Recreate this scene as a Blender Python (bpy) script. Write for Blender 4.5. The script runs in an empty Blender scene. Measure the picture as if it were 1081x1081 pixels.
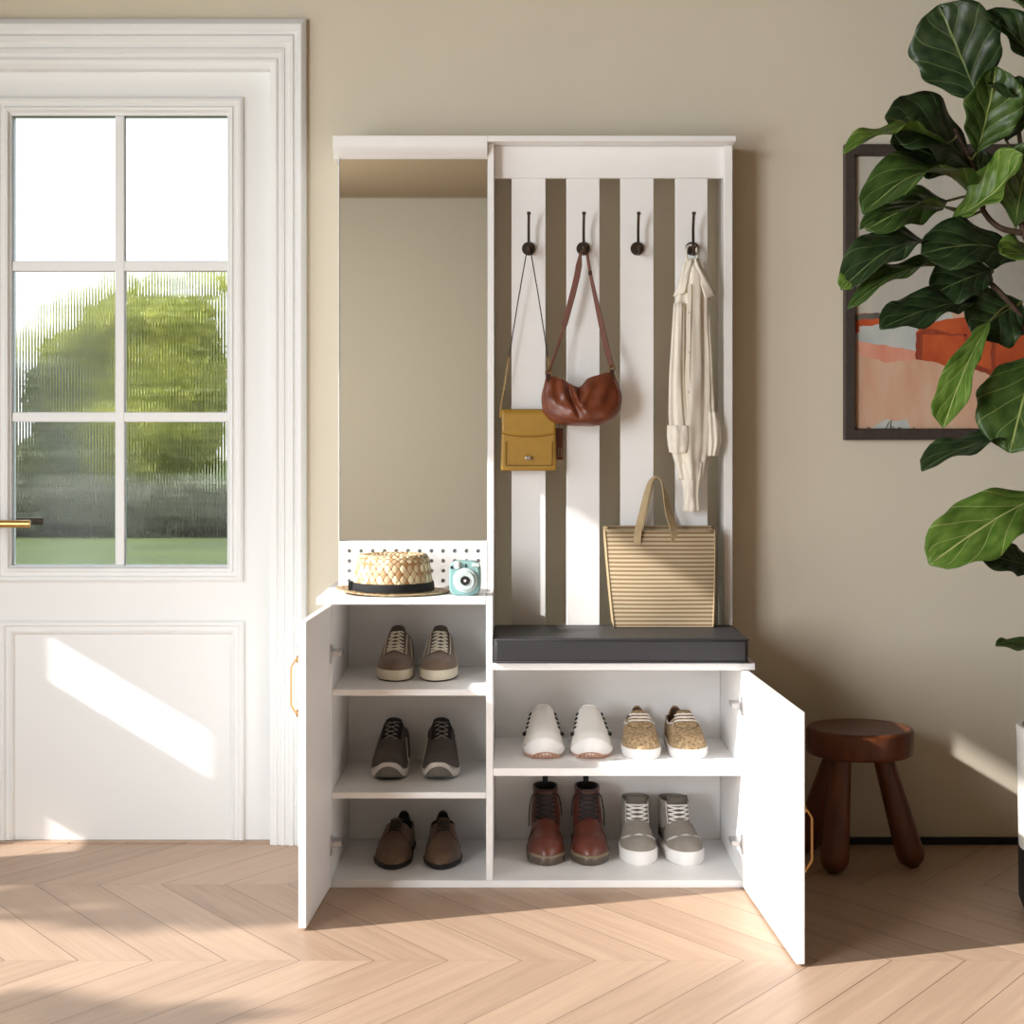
import bpy, bmesh, math, random
from mathutils import Vector, Matrix
from mathutils import noise as mnoise
random.seed(7)
PI = math.pi
S = bpy.context.scene
COL = S.collection

# ---------------------------------------------------------------- camera, world, sun, exposure
F = 1823.0                       # focal length in pixels of the 1081 px frame
CY = -4.65                       # camera distance from the back wall (wall plane is y = 0)
CZ = 1.104                       # eye height
cam_data = bpy.data.cameras.new('camera')
cam_data.sensor_width = 36.0
cam_data.lens = 36.0 * F / 1081.0
cam_data.shift_y = -(540.5 - 458.0) / 1081.0
cam = bpy.data.objects.new('camera', cam_data)
cam.location = (0, CY, CZ)
cam.rotation_euler = (PI / 2, 0, 0)
COL.objects.link(cam)
S.camera = cam

world = bpy.data.worlds.new('sky')
S.world = world
world.use_nodes = True
wn = world.node_tree
wn.nodes.clear()
wo = wn.nodes.new('ShaderNodeOutputWorld')
wb = wn.nodes.new('ShaderNodeBackground')
wr = wn.nodes.new('ShaderNodeValToRGB')
wt = wn.nodes.new('ShaderNodeTexCoord')
ws = wn.nodes.new('ShaderNodeSeparateXYZ')
wn.links.new(wt.outputs['Generated'], ws.inputs[0])
wn.links.new(ws.outputs['Z'], wr.inputs[0])
wr.color_ramp.elements[0].position = 0.0
wr.color_ramp.elements[0].color = (0.95, 0.97, 1.0, 1)
wr.color_ramp.elements[1].position = 0.6
wr.color_ramp.elements[1].color = (0.78, 0.88, 1.0, 1)
wn.links.new(wr.outputs[0], wb.inputs[0])
wb.inputs[1].default_value = 1.25
wn.links.new(wb.outputs[0], wo.inputs[0])

sun_data = bpy.data.lights.new('sun', 'SUN')
sun_data.energy = 5.0
sun_data.angle = math.radians(0.7)
sun_data.color = (1.0, 0.96, 0.91)
sun = bpy.data.objects.new('sun', sun_data)
SUN_DIR = Vector((0.947, 0.320, -0.568)).normalized()
sun.rotation_euler = SUN_DIR.to_track_quat('-Z', 'Y').to_euler()
sun.location = (-6, -3, 5)
COL.objects.link(sun)

# area lamps in the left wall's tall openings, added to boost the daylight
def window_light(name, y0, y1, z0, z1, power):
    d = bpy.data.lights.new(name, 'AREA')
    d.shape = 'RECTANGLE'
    d.size = y1 - y0
    d.size_y = z1 - z0
    d.energy = power
    d.color = (0.94, 0.97, 1.0)
    o = bpy.data.objects.new(name, d)
    o.location = (-2.28, (y0 + y1) / 2, (z0 + z1) / 2)
    o.rotation_euler = (PI / 2, 0, -PI / 2)
    COL.objects.link(o)
    return o
W1 = (-3.00, -0.75, 0.35, 2.388)
W2 = (-5.30, -3.30, 0.35, 2.388)  # unseen opening beside the camera, added for soft fill light
window_light('window_fill_lamp', *W1, 17)
window_light('window_fill_lamp', *W2, 135)  # fill lamp in the added opening

S.view_settings.view_transform = 'Standard'
S.view_settings.look = 'None'
S.view_settings.gamma = 1.0
S.view_settings.use_curve_mapping = False
S.view_settings.exposure = 0.6
S.cycles.max_bounces = 12
S.cycles.diffuse_bounces = 6
S.cycles.glossy_bounces = 5
S.cycles.transmission_bounces = 8
S.cycles.caustics_reflective = False
S.cycles.caustics_refractive = False
S.cycles.sample_clamp_indirect = 6.0

# ---------------------------------------------------------------- helpers
def lin(c):
    c = c / 255.0
    return c / 12.92 if c <= 0.04045 else ((c + 0.055) / 1.055) ** 2.4
def rgb(r, g, b):
    return (lin(r), lin(g), lin(b), 1.0)
def X(px, y):
    return (px - 540.5) / F * (y - CY)
def Z(py, y):
    return CZ - (py - 458.0) / F * (y - CY)
def P(px, py, y):
    return Vector((X(px, y), y, Z(py, y)))

class MB:
    """collects geometry; build() links it as one mesh object"""
    def __init__(s):
        s.v, s.f, s.m, s.uv = [], [], [], []
    def add(s, verts, faces, m=0, uvs=None):
        b = len(s.v)
        s.v += [tuple(p) for p in verts]
        for k, f in enumerate(faces):
            s.f.append(tuple(b + i for i in f))
            s.m.append(m)
            s.uv.append([uvs[i] for i in f] if uvs else None)
    def box(s, x0, x1, y0, y1, z0, z1, m=0):
        v = [(x0, y0, z0), (x1, y0, z0), (x1, y1, z0), (x0, y1, z0), (x0, y0, z1), (x1, y0, z1), (x1, y1, z1), (x0, y1, z1)]
        s.add(v, [(0, 3, 2, 1), (4, 5, 6, 7), (0, 1, 5, 4), (1, 2, 6, 5), (2, 3, 7, 6), (3, 0, 4, 7)], m)
    def grid(s, rows, closed_u=False, closed_v=False, cap0=False, cap1=False, m=0, flip=False, uvf=None):
        nr, nc = len(rows), len(rows[0])
        v = [p for r in rows for p in r]
        uvs = None
        if uvf:
            uvs = [uvf(j / max(1, nc - 1), i / max(1, nr - 1)) for i in range(nr) for j in range(nc)]
        fs = []
        for i in range(nr if closed_v else nr - 1):
            for j in range(nc if closed_u else nc - 1):
                a, b = i * nc + j, i * nc + (j + 1) % nc
                c, d = ((i + 1) % nr) * nc + (j + 1) % nc, ((i + 1) % nr) * nc + j
                fs.append((a, d, c, b) if flip else (a, b, c, d))
        if cap0:
            fs.append(tuple(range(nc)) if flip else tuple(reversed(range(nc))))
        if cap1:
            r = range((nr - 1) * nc, nr * nc)
            fs.append(tuple(reversed(r)) if flip else tuple(r))
        s.add(v, fs, m, uvs)
    def tube(s, pts, r, seg=8, m=0, caps=True, closed=False):
        pts = [Vector(p) for p in pts]
        n = len(pts)
        rs = r if isinstance(r, (list, tuple)) else [r] * n
        rows = []
        up = None
        for i, p in enumerate(pts):
            if closed:
                t = pts[(i + 1) % n] - pts[i - 1]
            else:
                t = pts[min(i + 1, n - 1)] - pts[max(i - 1, 0)]
            t.normalize()
            if up is None:
                up = Vector((0, 0, 1)) if abs(t.z) < 0.9 else Vector((1, 0, 0))
            a = (up - t * up.dot(t))
            if a.length < 1e-6:
                a = t.orthogonal()
            a.normalize()
            up = a
            b = t.cross(a)
            rows.append([p + (a * math.cos(2 * PI * k / seg) + b * math.sin(2 * PI * k / seg)) * rs[i] for k in range(seg)])
        s.grid(rows, closed_u=True, closed_v=closed, cap0=caps and not closed, cap1=caps and not closed, m=m)
    def ribbon(s, pts, width, thick, side, m=0):
        """flat strap: side = direction of its width (vector or list of vectors), width number or list"""
        pts = [Vector(p) for p in pts]
        n = len(pts)
        rows = []
        for i, p in enumerate(pts):
            t = (pts[min(i + 1, n - 1)] - pts[max(i - 1, 0)]).normalized()
            sd = Vector(side[i]) if isinstance(side, list) else Vector(side)
            sd = (sd - t * sd.dot(t)).normalized()
            nn = t.cross(sd).normalized()
            w = (width[i] if isinstance(width, (list, tuple)) else width) / 2
            h = thick / 2
            rows.append([p + sd * w + nn * h, p - sd * w + nn * h, p - sd * w - nn * h, p + sd * w - nn * h])
        s.grid(rows, closed_u=True, cap0=True, cap1=True, m=m)
    def lathe(s, prof, c=(0, 0, 0), seg=32, m=0, cap0=False, cap1=False, sx=1, sy=1, uv=None):
        rows = []
        n = seg + 1 if uv else seg
        for r, z in prof:
            rows.append([(c[0] + r * sx * math.cos(2 * PI * k / seg), c[1] + r * sy * math.sin(2 * PI * k / seg), c[2] + z) for k in range(n)])
        s.grid(rows, closed_u=not uv, cap0=cap0, cap1=cap1, m=m, uvf=uv)
    def disc(s, c, axis, r, thick, seg=24, m=0, bev=0.15):
        """short cylinder with softened rims; c = centre of the back, axis = outward"""
        ax = Vector(axis).normalized()
        a = ax.orthogonal().normalized()
        b = ax.cross(a)
        rows = []
        for rr, t in ((r, 0), (r, thick * (1 - bev)), (r - thick * bev, thick)):
            rows.append([Vector(c) + ax * t + (a * math.cos(2 * PI * k / seg) + b * math.sin(2 * PI * k / seg)) * rr for k in range(seg)])
        s.grid(rows, closed_u=True, cap0=True, cap1=True, m=m)
    def xform(s, M):
        s.v = [tuple(M @ Vector(p)) for p in s.v]
        return s
    def build(s, name, mats, parent=None, smooth=None, bevel=0, org=None, seg=2):
        """parent: geometry given in the parent thing's local space, unless org (its world location) is given"""
        me = bpy.data.meshes.new(name)
        v = s.v
        if org is not None:
            v = [(p[0] - org[0], p[1] - org[1], p[2] - org[2]) for p in v]
        me.from_pydata(v, [], s.f)
        if not isinstance(mats, (list, tuple)):
            mats = [mats]
        for m_ in mats:
            me.materials.append(m_)
        me.polygons.foreach_set('material_index', s.m)
        if any(u for u in s.uv):
            ul = me.uv_layers.new(name='UVMap')
            k = 0
            for p, u in zip(me.polygons, s.uv):
                for q in range(p.loop_total):
                    ul.data[p.loop_start + q].uv = u[q] if u else (0, 0)
        me.update()
        o = bpy.data.objects.new(name, me)
        COL.objects.link(o)
        if parent is not None:
            o.parent = parent
        elif org is not None:
            o.location = org
        if bevel:
            b = o.modifiers.new('edge', 'BEVEL')
            b.width = bevel
            b.segments = seg
            b.limit_method = 'ANGLE'
            b.angle_limit = math.radians(40)
            if smooth is None:
                smooth = 50
        if smooth is not None:
            me.polygons.foreach_set('use_smooth', [True] * len(me.polygons))
            if smooth < 180:
                me.set_sharp_from_angle(angle=math.radians(smooth))
        return o
def fix_normals(o):
    bm = bmesh.new()
    bm.from_mesh(o.data)
    bmesh.ops.recalc_face_normals(bm, faces=bm.faces)
    bm.to_mesh(o.data)
    bm.free()
    return o
def thing(name, label, cat, loc=(0, 0, 0), rz=0, group=None):
    o = bpy.data.objects.new(name, None)
    o.empty_display_size = 0.05
    COL.objects.link(o)
    o.location = loc
    o.rotation_euler = (0, 0, rz)
    o['label'] = label
    o['category'] = cat
    if group:
        o['group'] = group
    return o
def tag(o, label, cat, group=None):
    o['label'] = label
    o['category'] = cat
    if group:
        o['group'] = group
    return o
def structure(o, label=None, cat=None):
    o['kind'] = 'structure'
    if label:
        o['label'] = label
    if cat:
        o['category'] = cat
    return o
def copy_tree(o, parent=None):
    c = o.copy()
    COL.objects.link(c)
    if parent is not None:
        c.parent = parent
    for ch in list(o.children):
        copy_tree(ch, c)
    return c
def curve(pts):
    """smooth interpolation through (u, value) control points"""
    def f(u):
        if u <= pts[0][0]:
            return pts[0][1]
        if u >= pts[-1][0]:
            return pts[-1][1]
        for i in range(len(pts) - 1):
            if pts[i][0] <= u <= pts[i + 1][0]:
                u0, a = pts[i]
                u1, b = pts[i + 1]
                h = u1 - u0
                m0 = (b - pts[i - 1][1]) / (u1 - pts[i - 1][0]) if i > 0 else (b - a) / h
                m1 = (pts[i + 2][1] - a) / (pts[i + 2][0] - u0) if i + 2 < len(pts) else (b - a) / h
                t = (u - u0) / h
                return ((2 * t**3 - 3 * t**2 + 1) * a + (t**3 - 2 * t**2 + t) * h * m0 + (-2 * t**3 + 3 * t**2) * b + (t**3 - t**2) * h * m1)
    return f
def spline(pts, n=8):
    """Catmull-Rom through 3-D points"""
    pts = [Vector(p) for p in pts]
    out = []
    for i in range(len(pts) - 1):
        p0, p1, p2, p3 = pts[max(i - 1, 0)], pts[i], pts[i + 1], pts[min(i + 2, len(pts) - 1)]
        for k in range(n):
            t = k / n
            out.append(0.5 * ((2 * p1) + (p2 - p0) * t + (2 * p0 - 5 * p1 + 4 * p2 - p3) * t * t + (3 * p1 - p0 - 3 * p2 + p3) * t**3))
    out.append(pts[-1])
    return out

# ---------------------------------------------------------------- materials
def mat(name, col, rough=0.5, metal=0.0, spec=0.5, var=0.0, vscale=20.0, bump=0.0, bscale=100.0, stretch=None, col2=None, coat=0.0, sheen=0.0):
    m = bpy.data.materials.new(name)
    m.use_nodes = True
    nt = m.node_tree
    b = nt.nodes['Principled BSDF']
    b.inputs['Base Color'].default_value = col
    b.inputs['Roughness'].default_value = rough
    b.inputs['Metallic'].default_value = metal
    b.inputs['Specular IOR Level'].default_value = spec
    b.inputs['Coat Weight'].default_value = coat
    b.inputs['Sheen Weight'].default_value = sheen
    if var or bump or col2:
        tc = nt.nodes.new('ShaderNodeTexCoord')
        mp = nt.nodes.new('ShaderNodeMapping')
        if stretch:
            mp.inputs['Scale'].default_value = stretch
        nt.links.new(tc.outputs['Object'], mp.inputs[0])
    if var or col2:
        n = nt.nodes.new('ShaderNodeTexNoise')
        n.inputs['Scale'].default_value = vscale
        n.inputs['Detail'].default_value = 5
        nt.links.new(mp.outputs[0], n.inputs['Vector'])
        r = nt.nodes.new('ShaderNodeValToRGB')
        r.color_ramp.elements[0].position = 0.3
        r.color_ramp.elements[1].position = 0.7
        if col2:
            r.color_ramp.elements[0].color = col
            r.color_ramp.elements[1].color = col2
        else:
            r.color_ramp.elements[0].color = tuple(c * (1 - var) for c in col[:3]) + (1,)
            r.color_ramp.elements[1].color = tuple(min(1, c * (1 + var)) for c in col[:3]) + (1,)
        nt.links.new(n.outputs[0], r.inputs[0])
        nt.links.new(r.outputs[0], b.inputs['Base Color'])
    if bump:
        n2 = nt.nodes.new('ShaderNodeTexNoise')
        n2.inputs['Scale'].default_value = bscale
        n2.inputs['Detail'].default_value = 4
        nt.links.new(mp.outputs[0], n2.inputs['Vector'])
        bp = nt.nodes.new('ShaderNodeBump')
        bp.inputs['Strength'].default_value = bump
        bp.inputs['Distance'].default_value = 0.002
        nt.links.new(n2.outputs[0], bp.inputs['Height'])
        nt.links.new(bp.outputs[0], b.inputs['Normal'])
    return m
def N(nt, t, **kw):
    n = nt.nodes.new(t)
    for k, v in kw.items():
        setattr(n, k, v)
    return n
def M2(nt, op, a, b=None, c=None):
    n = nt.nodes.new('ShaderNodeMath')
    n.operation = op
    for i, q in enumerate((a, b, c)):
        if q is None:
            continue
        if isinstance(q, (int, float)):
            n.inputs[i].default_value = q
        else:
            nt.links.new(q, n.inputs[i])
    return n.outputs[0]

wall_paint = mat('wall_paint', rgb(217, 209, 191), 0.85, spec=0.2, var=0.02, vscale=3, bump=0.05, bscale=300)
ceiling_paint = mat('ceiling_paint', rgb(122, 106, 84), 0.9, spec=0.1)
door_paint = mat('door_paint', rgb(234, 236, 236), 0.45, spec=0.35)
white_board = mat('white_board', rgb(237, 237, 237), 0.38, spec=0.4, var=0.01, vscale=4, stretch=(1, 1, 6), bump=0.04, bscale=60)
edge_black = mat('black_strip', rgb(16, 16, 17), 0.6)
brass = mat('brass', rgb(212, 170, 110), 0.3, 1.0)
steel = mat('hinge_steel', rgb(190, 190, 192), 0.3, 1.0)
bronze = mat('dark_bronze', rgb(74, 64, 56), 0.36, 0.8, var=0.2, vscale=60)
mirror_glass = mat('mirror_glass', (0.86, 0.87, 0.85, 1), 0.02, 1.0)
black_leather = mat('black_leather', rgb(40, 40, 43), 0.5, spec=0.5, bump=0.25, bscale=220)

def floor_material():
    m = bpy.data.materials.new('oak_chevron')
    m.use_nodes = True
    nt = m.node_tree
    b = nt.nodes['Principled BSDF']
    L = nt.links.new
    tc = N(nt, 'ShaderNodeTexCoord')
    sp = N(nt, 'ShaderNodeSeparateXYZ')
    L(tc.outputs['Object'], sp.inputs[0])
    x, y = sp.outputs[0], sp.outputs[1]
    H, W, K = 0.61, 0.155, 0.68             # row depth, plank width along x, shift in x per metre of y
    rowf = M2(nt, 'DIVIDE', M2(nt, 'ADD', y, 1.03 + 20 * H), H)
    row = M2(nt, 'FLOOR', rowf)
    fr = M2(nt, 'SUBTRACT', rowf, row)
    par = M2(nt, 'MODULO', row, 2.0)
    sgn = M2(nt, 'SUBTRACT', M2(nt, 'MULTIPLY', par, 2.0), 1.0)      # +1 / -1
    off = M2(nt, 'MULTIPLY', M2(nt, 'MULTIPLY', fr, H * K), sgn)
    off2 = M2(nt, 'ADD', off, M2(nt, 'MULTIPLY', M2(nt, 'SUBTRACT', 1.0, par), H * K))
    s = M2(nt, 'DIVIDE', M2(nt, 'ADD', M2(nt, 'SUBTRACT', x, off2), 30.0), W)
    pid = M2(nt, 'FLOOR', s)
    sf = M2(nt, 'SUBTRACT', s, pid)
    gap = M2(nt, 'LESS_THAN', sf, 0.013)
    g2 = M2(nt, 'LESS_THAN', fr, 0.003)
    line = M2(nt, 'MAXIMUM', gap, M2(nt, 'MULTIPLY', g2, 0.35))
    wnz = N(nt, 'ShaderNodeTexWhiteNoise', noise_dimensions='2D')
    cb = N(nt, 'ShaderNodeCombineXYZ')
    L(pid, cb.inputs[0])
    L(row, cb.inputs[1])
    L(cb.outputs[0], wnz.inputs[0])
    gv = N(nt, 'ShaderNodeCombineXYZ')
    L(M2(nt, 'MULTIPLY', s, 2.2), gv.inputs[0])
    L(M2(nt, 'ADD', M2(nt, 'MULTIPLY', y, 1.1), M2(nt, 'MULTIPLY', wnz.outputs[0], 40.0)), gv.inputs[1])
    nz = N(nt, 'ShaderNodeTexNoise')
    nz.inputs['Scale'].default_value = 2.2
    nz.inputs['Detail'].default_value = 8
    nz.inputs['Distortion'].default_value = 0.6
    L(gv.outputs[0], nz.inputs['Vector'])
    gv2 = N(nt, 'ShaderNodeCombineXYZ')
    L(M2(nt, 'MULTIPLY', s, 26.0), gv2.inputs[0])
    L(M2(nt, 'ADD', M2(nt, 'MULTIPLY', y, 3.0), M2(nt, 'MULTIPLY', wnz.outputs[0], 40.0)), gv2.inputs[1])
    nz2 = N(nt, 'ShaderNodeTexNoise')
    nz2.inputs['Scale'].default_value = 1.0
    nz2.inputs['Detail'].default_value = 4
    L(gv2.outputs[0], nz2.inputs['Vector'])
    mixv = M2(nt, 'ADD', M2(nt, 'MULTIPLY', nz.outputs[0], 0.55), M2(nt, 'ADD', M2(nt, 'MULTIPLY', nz2.outputs[0], 0.3), M2(nt, 'MULTIPLY', wnz.outputs[0], 0.22)))
    rp = N(nt, 'ShaderNodeValToRGB')
    rp.color_ramp.elements[0].position = 0.25
    rp.color_ramp.elements[0].color = rgb(156, 129, 108)
    rp.color_ramp.elements[1].position = 0.8
    rp.color_ramp.elements[1].color = rgb(191, 164, 141)
    L(mixv, rp.inputs[0])
    mx = N(nt, 'ShaderNodeMix', data_type='RGBA')
    L(line, mx.inputs[0])
    L(rp.outputs[0], mx.inputs[6])
    mx.inputs[7].default_value = rgb(70, 48, 34)
    L(mx.outputs[2], b.inputs['Base Color'])
    b.inputs['Roughness'].default_value = 0.42
    b.inputs['Specular IOR Level'].default_value = 0.35
    bp = N(nt, 'ShaderNodeBump')
    bp.inputs['Strength'].default_value = 0.25
    bp.inputs['Distance'].default_value = 0.001
    L(M2(nt, 'SUBTRACT', nz2.outputs[0], M2(nt, 'MULTIPLY', line, 2.0)), bp.inputs['Height'])
    L(bp.outputs[0], b.inputs['Normal'])
    return m
oak = floor_material()

# ---------------------------------------------------------------- room shell
RX0, RX1, RY0, RY1, CEIL = -2.2, 2.7, -6.3, 0.0, 2.555
mb = MB(); mb.box(RX0 - 0.12, RX1 + 0.12, RY0 - 0.12, 0.10, -0.05, 0.0)
structure(mb.build('floor', oak), 'pale oak floor laid in a chevron pattern')
mb = MB(); mb.box(RX0 - 0.12, RX1 + 0.12, RY0 - 0.12, 0.12, CEIL, CEIL + 0.1)
structure(mb.build('ceiling', ceiling_paint))
DX0, DX1, DZ1 = -1.490, -0.632, 2.105            # door opening
mb = MB()
mb.box(DX1, RX1 + 0.12, 0, 0.12, 0, CEIL)
mb.box(RX0 - 0.12, DX0, 0, 0.12, 0, CEIL)
mb.box(DX0, DX1, 0, 0.12, DZ1, CEIL)
structure(mb.build('wall_back', wall_paint), 'plain warm beige wall behind the hall stand')
mb = MB(); mb.box(RX1, RX1 + 0.12, RY0, 0, 0, CEIL)
structure(mb.build('wall_right', mat('taupe_paint', rgb(70, 62, 54), 0.9)))  # unseen wall, toned dark to cut bounce light on this side
mb = MB(); mb.box(RX0, RX1, RY0 - 0.12, RY0, 0, CEIL)
structure(mb.build('wall_front', mat('stone_paint', rgb(144, 135, 118), 0.9)))
# left wall and its openings (y0, y1, z0, z1)
S1 = (-0.475, -0.29, 1.00, 1.195)  # unseen slot, shaped to throw the sun patch on the door panel
S2 = (-0.475, -0.29, 0.45, 0.70)  # lower unseen slot, added for the small sun patch at the door's foot
def wall_with_openings(x0, x1, ya, yb, zb, ops):
    ys = sorted({ya, yb} | {o[0] for o in ops} | {o[1] for o in ops})
    zs = sorted({0, zb} | {o[2] for o in ops} | {o[3] for o in ops})
    m_ = MB()
    for i in range(len(ys) - 1):
        for j in range(len(zs) - 1):
            cy, cz = (ys[i] + ys[i + 1]) / 2, (zs[j] + zs[j + 1]) / 2
            if any(o[0] < cy < o[1] and o[2] < cz < o[3] for o in ops):
                continue
            m_.box(x0, x1, ys[i], ys[i + 1], zs[j], zs[j + 1])
    return m_
structure(wall_with_openings(RX0 - 0.12, RX0, RY0, 0, CEIL, [W1, W2, S1, S2]).build('wall_left', wall_paint))
for i, w in enumerate((W1, W2)):  # the second frame surrounds the added unseen opening
    m_ = MB()
    y0, y1, z0, z1 = w
    for a, b_, c, d in ((y0 - 0.05, y0, z0 - 0.05, z1 + 0.05), (y1, y1 + 0.05, z0 - 0.05, z1 + 0.05), (y0, y1, z0 - 0.05, z0), (y0, y1, z1, z1 + 0.05)):
        m_.box(RX0 + 0.001, RX0 + 0.018, a, b_, c, d)
    structure(m_.build('window_%d' % (i + 1), door_paint))
mb = MB(); mb.box(-0.55, RX1, -0.010, -0.0005, 0.0003, 0.019)  # black strip where the wall meets the floor
structure(mb.build('foot_strip_back', edge_black), 'thin black strip along the foot of the back wall')

# door casing: stepped profile (s outward from the opening, d in front of the wall)
def frame_sweep(m_, prof, xl, xr, zt, yb, zb=0.0):
    rows = []
    for s_, d in prof:
        q = s_ * 1.37
        rows.append([(xr + s_, yb - d, zb), (xr + s_, yb - d, zt + q), (xl - s_, yb - d, zt + q), (xl - s_, yb - d, zb)])
    m_.grid(rows, flip=True)
mb = MB()
prof = [(-0.009, -0.03), (-0.009, 0.012), (0.0, 0.014), (0.006, 0.018), (0.0105, 0.018), (0.012, 0.014), (0.020, 0.014), (0.022, 0.020), (0.030, 0.020), (0.032, 0.0165),
        (0.041, 0.0165), (0.044, 0.024), (0.054, 0.026), (0.058, 0.020), (0.062, 0.020), (0.066, 0.028), (0.076, 0.030), (0.082, 0.027), (0.0885, 0.020), (0.0885, 0.0)]
frame_sweep(mb, prof, DX0 + 0.009, DX1 - 0.009, DZ1 - 0.009, 0.0, 0.0005)
structure(mb.build('trim_1', door_paint, smooth=25), 'white stepped door casing around the glazed door')

# ---------------------------------------------------------------- door with ribbed glass
YD = 0.03
door = thing('door_1', 'white panelled door with six ribbed glass panes and a brass lever', 'door', (-1.06, YD, 0))
structure(door)
DO = (-1.06, YD, 0)
GX0, GX1, GZ0, GZ1 = -1.357, -0.7714, 0.747, 1.967
mb = MB()
lx0, lx1, lz0, lz1 = DX0 + 0.003, DX1 - 0.003, 0.004, DZ1 - 0.004
mb.box(lx0, GX0, YD, YD + 0.045, lz0, lz1)
mb.box(GX1, lx1, YD, YD + 0.045, lz0, lz1)
mb.box(GX0, GX1, YD, YD + 0.045, lz0, GZ0)
mb.box(GX0, GX1, YD, YD + 0.045, GZ1, lz1)
mb.build('door_leaf', door_paint, door, org=DO)
def ring(m_, prof, x0, x1, z0, z1, yb, open_bottom=False):
    """mitred moulding: prof (s inward, d forward)"""
    rows = []
    for s_, d in prof:
        r = [(x0 + s_, yb - d, z0 + (0 if open_bottom else s_)), (x0 + s_, yb - d, z1 - s_), (x1 - s_, yb - d, z1 - s_), (x1 - s_, yb - d, z0 + (0 if open_bottom else s_))]
        rows.append(r)
    m_.grid(rows, closed_u=not open_bottom)
gm = [(0, -0.001), (0, 0.009), (0.006, 0.013), (0.013, 0.013), (0.017, 0.008), (0.025, 0.008), (0.029, 0.012), (0.036, 0.010), (0.043, -0.002), (0.0435, -0.02)]
mb = MB(); ring(mb, gm, GX0 - 0.0435, GX1 + 0.0435, GZ0 - 0.0435, GZ1 + 0.0485, YD)
mb.build('glass_moulding', door_paint, door, org=DO, smooth=25)
mb = MB()
pm = [(0, -0.001), (0, 0.008), (0.005, 0.012), (0.012, 0.012), (0.016, 0.007), (0.024, 0.007), (0.028, 0.010), (0.034, 0.007), (0.038, -0.0005)]
ring(mb, pm, -1.385, -0.7255, 0.0045, 0.598, YD, open_bottom=True)
mb.build('panel_moulding', door_paint, door, org=DO, smooth=25)
mb = MB()
mx0, mx1 = X(121, YD), X(131, YD)
mb.box(mx0, mx1, YD + 0.004, YD + 0.034, GZ0, GZ1)
for a, b_ in ((275, 286), (435, 445.5)):
    mb.box(GX0, GX1, YD + 0.005, YD + 0.033, Z(b_, YD), Z(a, YD))
mb.build('muntins', door_paint, door, org=DO, bevel=0.003)
glass = bpy.data.materials.new('ribbed_glass')
glass.use_nodes = True
_b = glass.node_tree.nodes['Principled BSDF']
_b.inputs['Base Color'].default_value = (0.97, 0.99, 0.98, 1)
_b.inputs['Roughness'].default_value = 0.0
_b.inputs['Transmission Weight'].default_value = 1.0
_b.inputs['IOR'].default_value = 1.17
xs = [(GX0, mx0), (mx1, GX1)]
zs = [(GZ0, Z(445.5, YD)), (Z(435, YD), Z(286, YD)), (Z(275, YD), GZ1)]
for (a, b_) in xs:
    for (c, d) in zs:
        m_ = MB()
        nrib = int(round((b_ - a) / 0.0082))
        n = nrib * 6
        row = [(a + (b_ - a) * k / n, YD + 0.018 + 0.00019 * math.cos(2 * PI * k / 6)) for k in range(n + 1)]
        loop = row + [(b_, YD + 0.024), (a, YD + 0.024)]
        m_.grid([[(p[0], p[1], c) for p in loop], [(p[0], p[1], d) for p in loop]], closed_u=True, cap0=True, cap1=True)
        m_.build('glass_pane', glass, door, org=DO, smooth=40)
mb = MB()
hz = Z(552, YD)
mb.disc((-1.425, YD, hz), (0, -1, 0), 0.026, 0.008)
mb.tube([(-1.425, YD - 0.004, hz), (-1.425, YD - 0.05, hz)], 0.009, 12)
mb.tube(spline([(-1.425, YD - 0.05, hz), (-1.40, YD - 0.054, hz), (-1.35, YD - 0.054, hz), (X(32, YD - 0.05), YD - 0.052, hz)], 5), 0.0105, 12)
mb.build('lever_handle', brass, door, org=DO, smooth=50)
mb = MB()
mb.disc((-1.425, YD + 0.045, hz), (0, 1, 0), 0.026, 0.008)
mb.tube([(-1.425, YD + 0.045, hz), (-1.425, YD + 0.10, hz), (-1.39, YD + 0.104, hz), (X(47, YD + 0.1), YD + 0.104, hz)], 0.0105, 12)
mb.build('lever_handle', bronze, door, org=DO, smooth=50)
mb = MB(); mb.box(DX0, DX1, 0.0, 0.12, -0.04, 0.0035)
structure(mb.build('trim_2', oak))

# ---------------------------------------------------------------- hall stand (shoe cabinets, bench, mirror, coat slats)
UO = (0.055, -0.22, 0.0)
unit = thing('hall_stand', 'tall white hall stand with mirror, four coat hooks, bench and open shoe cabinets', 'hall stand', UO)
YF = -0.45                          # cabinet front plane
def ubox(name, m_, *b, bevel=0.0015, parent=None):
    q = MB(); q.box(*b)
    return q.build(name, m_, parent or unit, org=UO, bevel=bevel)
LX0, LX1 = -0.455, -0.063           # left cabinet: outer side, divider side
RXO = 0.577                         # right outer side
DV0, DV1 = -0.063, -0.0465          # shared divider
ubox('bottom_board', white_board, LX0 - 0.002, RXO, YF, -0.012, 0.0, 0.0177)
ubox('side_panel', white_board, LX0, LX0 + 0.0165, YF + 0.001, -0.012, 0.018, 0.688)
ubox('side_panel', white_board, RXO - 0.0185, RXO, YF + 0.001, -0.012, 0.018, 0.528)
ubox('divider_panel', white_board, DV0, DV1, YF + 0.0005, -0.172, 0.018, 0.7055)
ubox('divider_panel', white_board, DV0, DV1, -0.1715, -0.004, 0.018, 1.8575)
ubox('back_panel', white_board, LX0 + 0.017, DV0 - 0.0005, -0.022, -0.014, 0.018, 0.688)
ubox('back_panel', white_board, DV1 + 0.0005, RXO - 0.019, -0.022, -0.014, 0.018, 0.528)
ubox('shelf', white_board, LX0 + 0.0168, DV0 - 0.0003, YF + 0.006, -0.0225, 0.466, 0.482)
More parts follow.
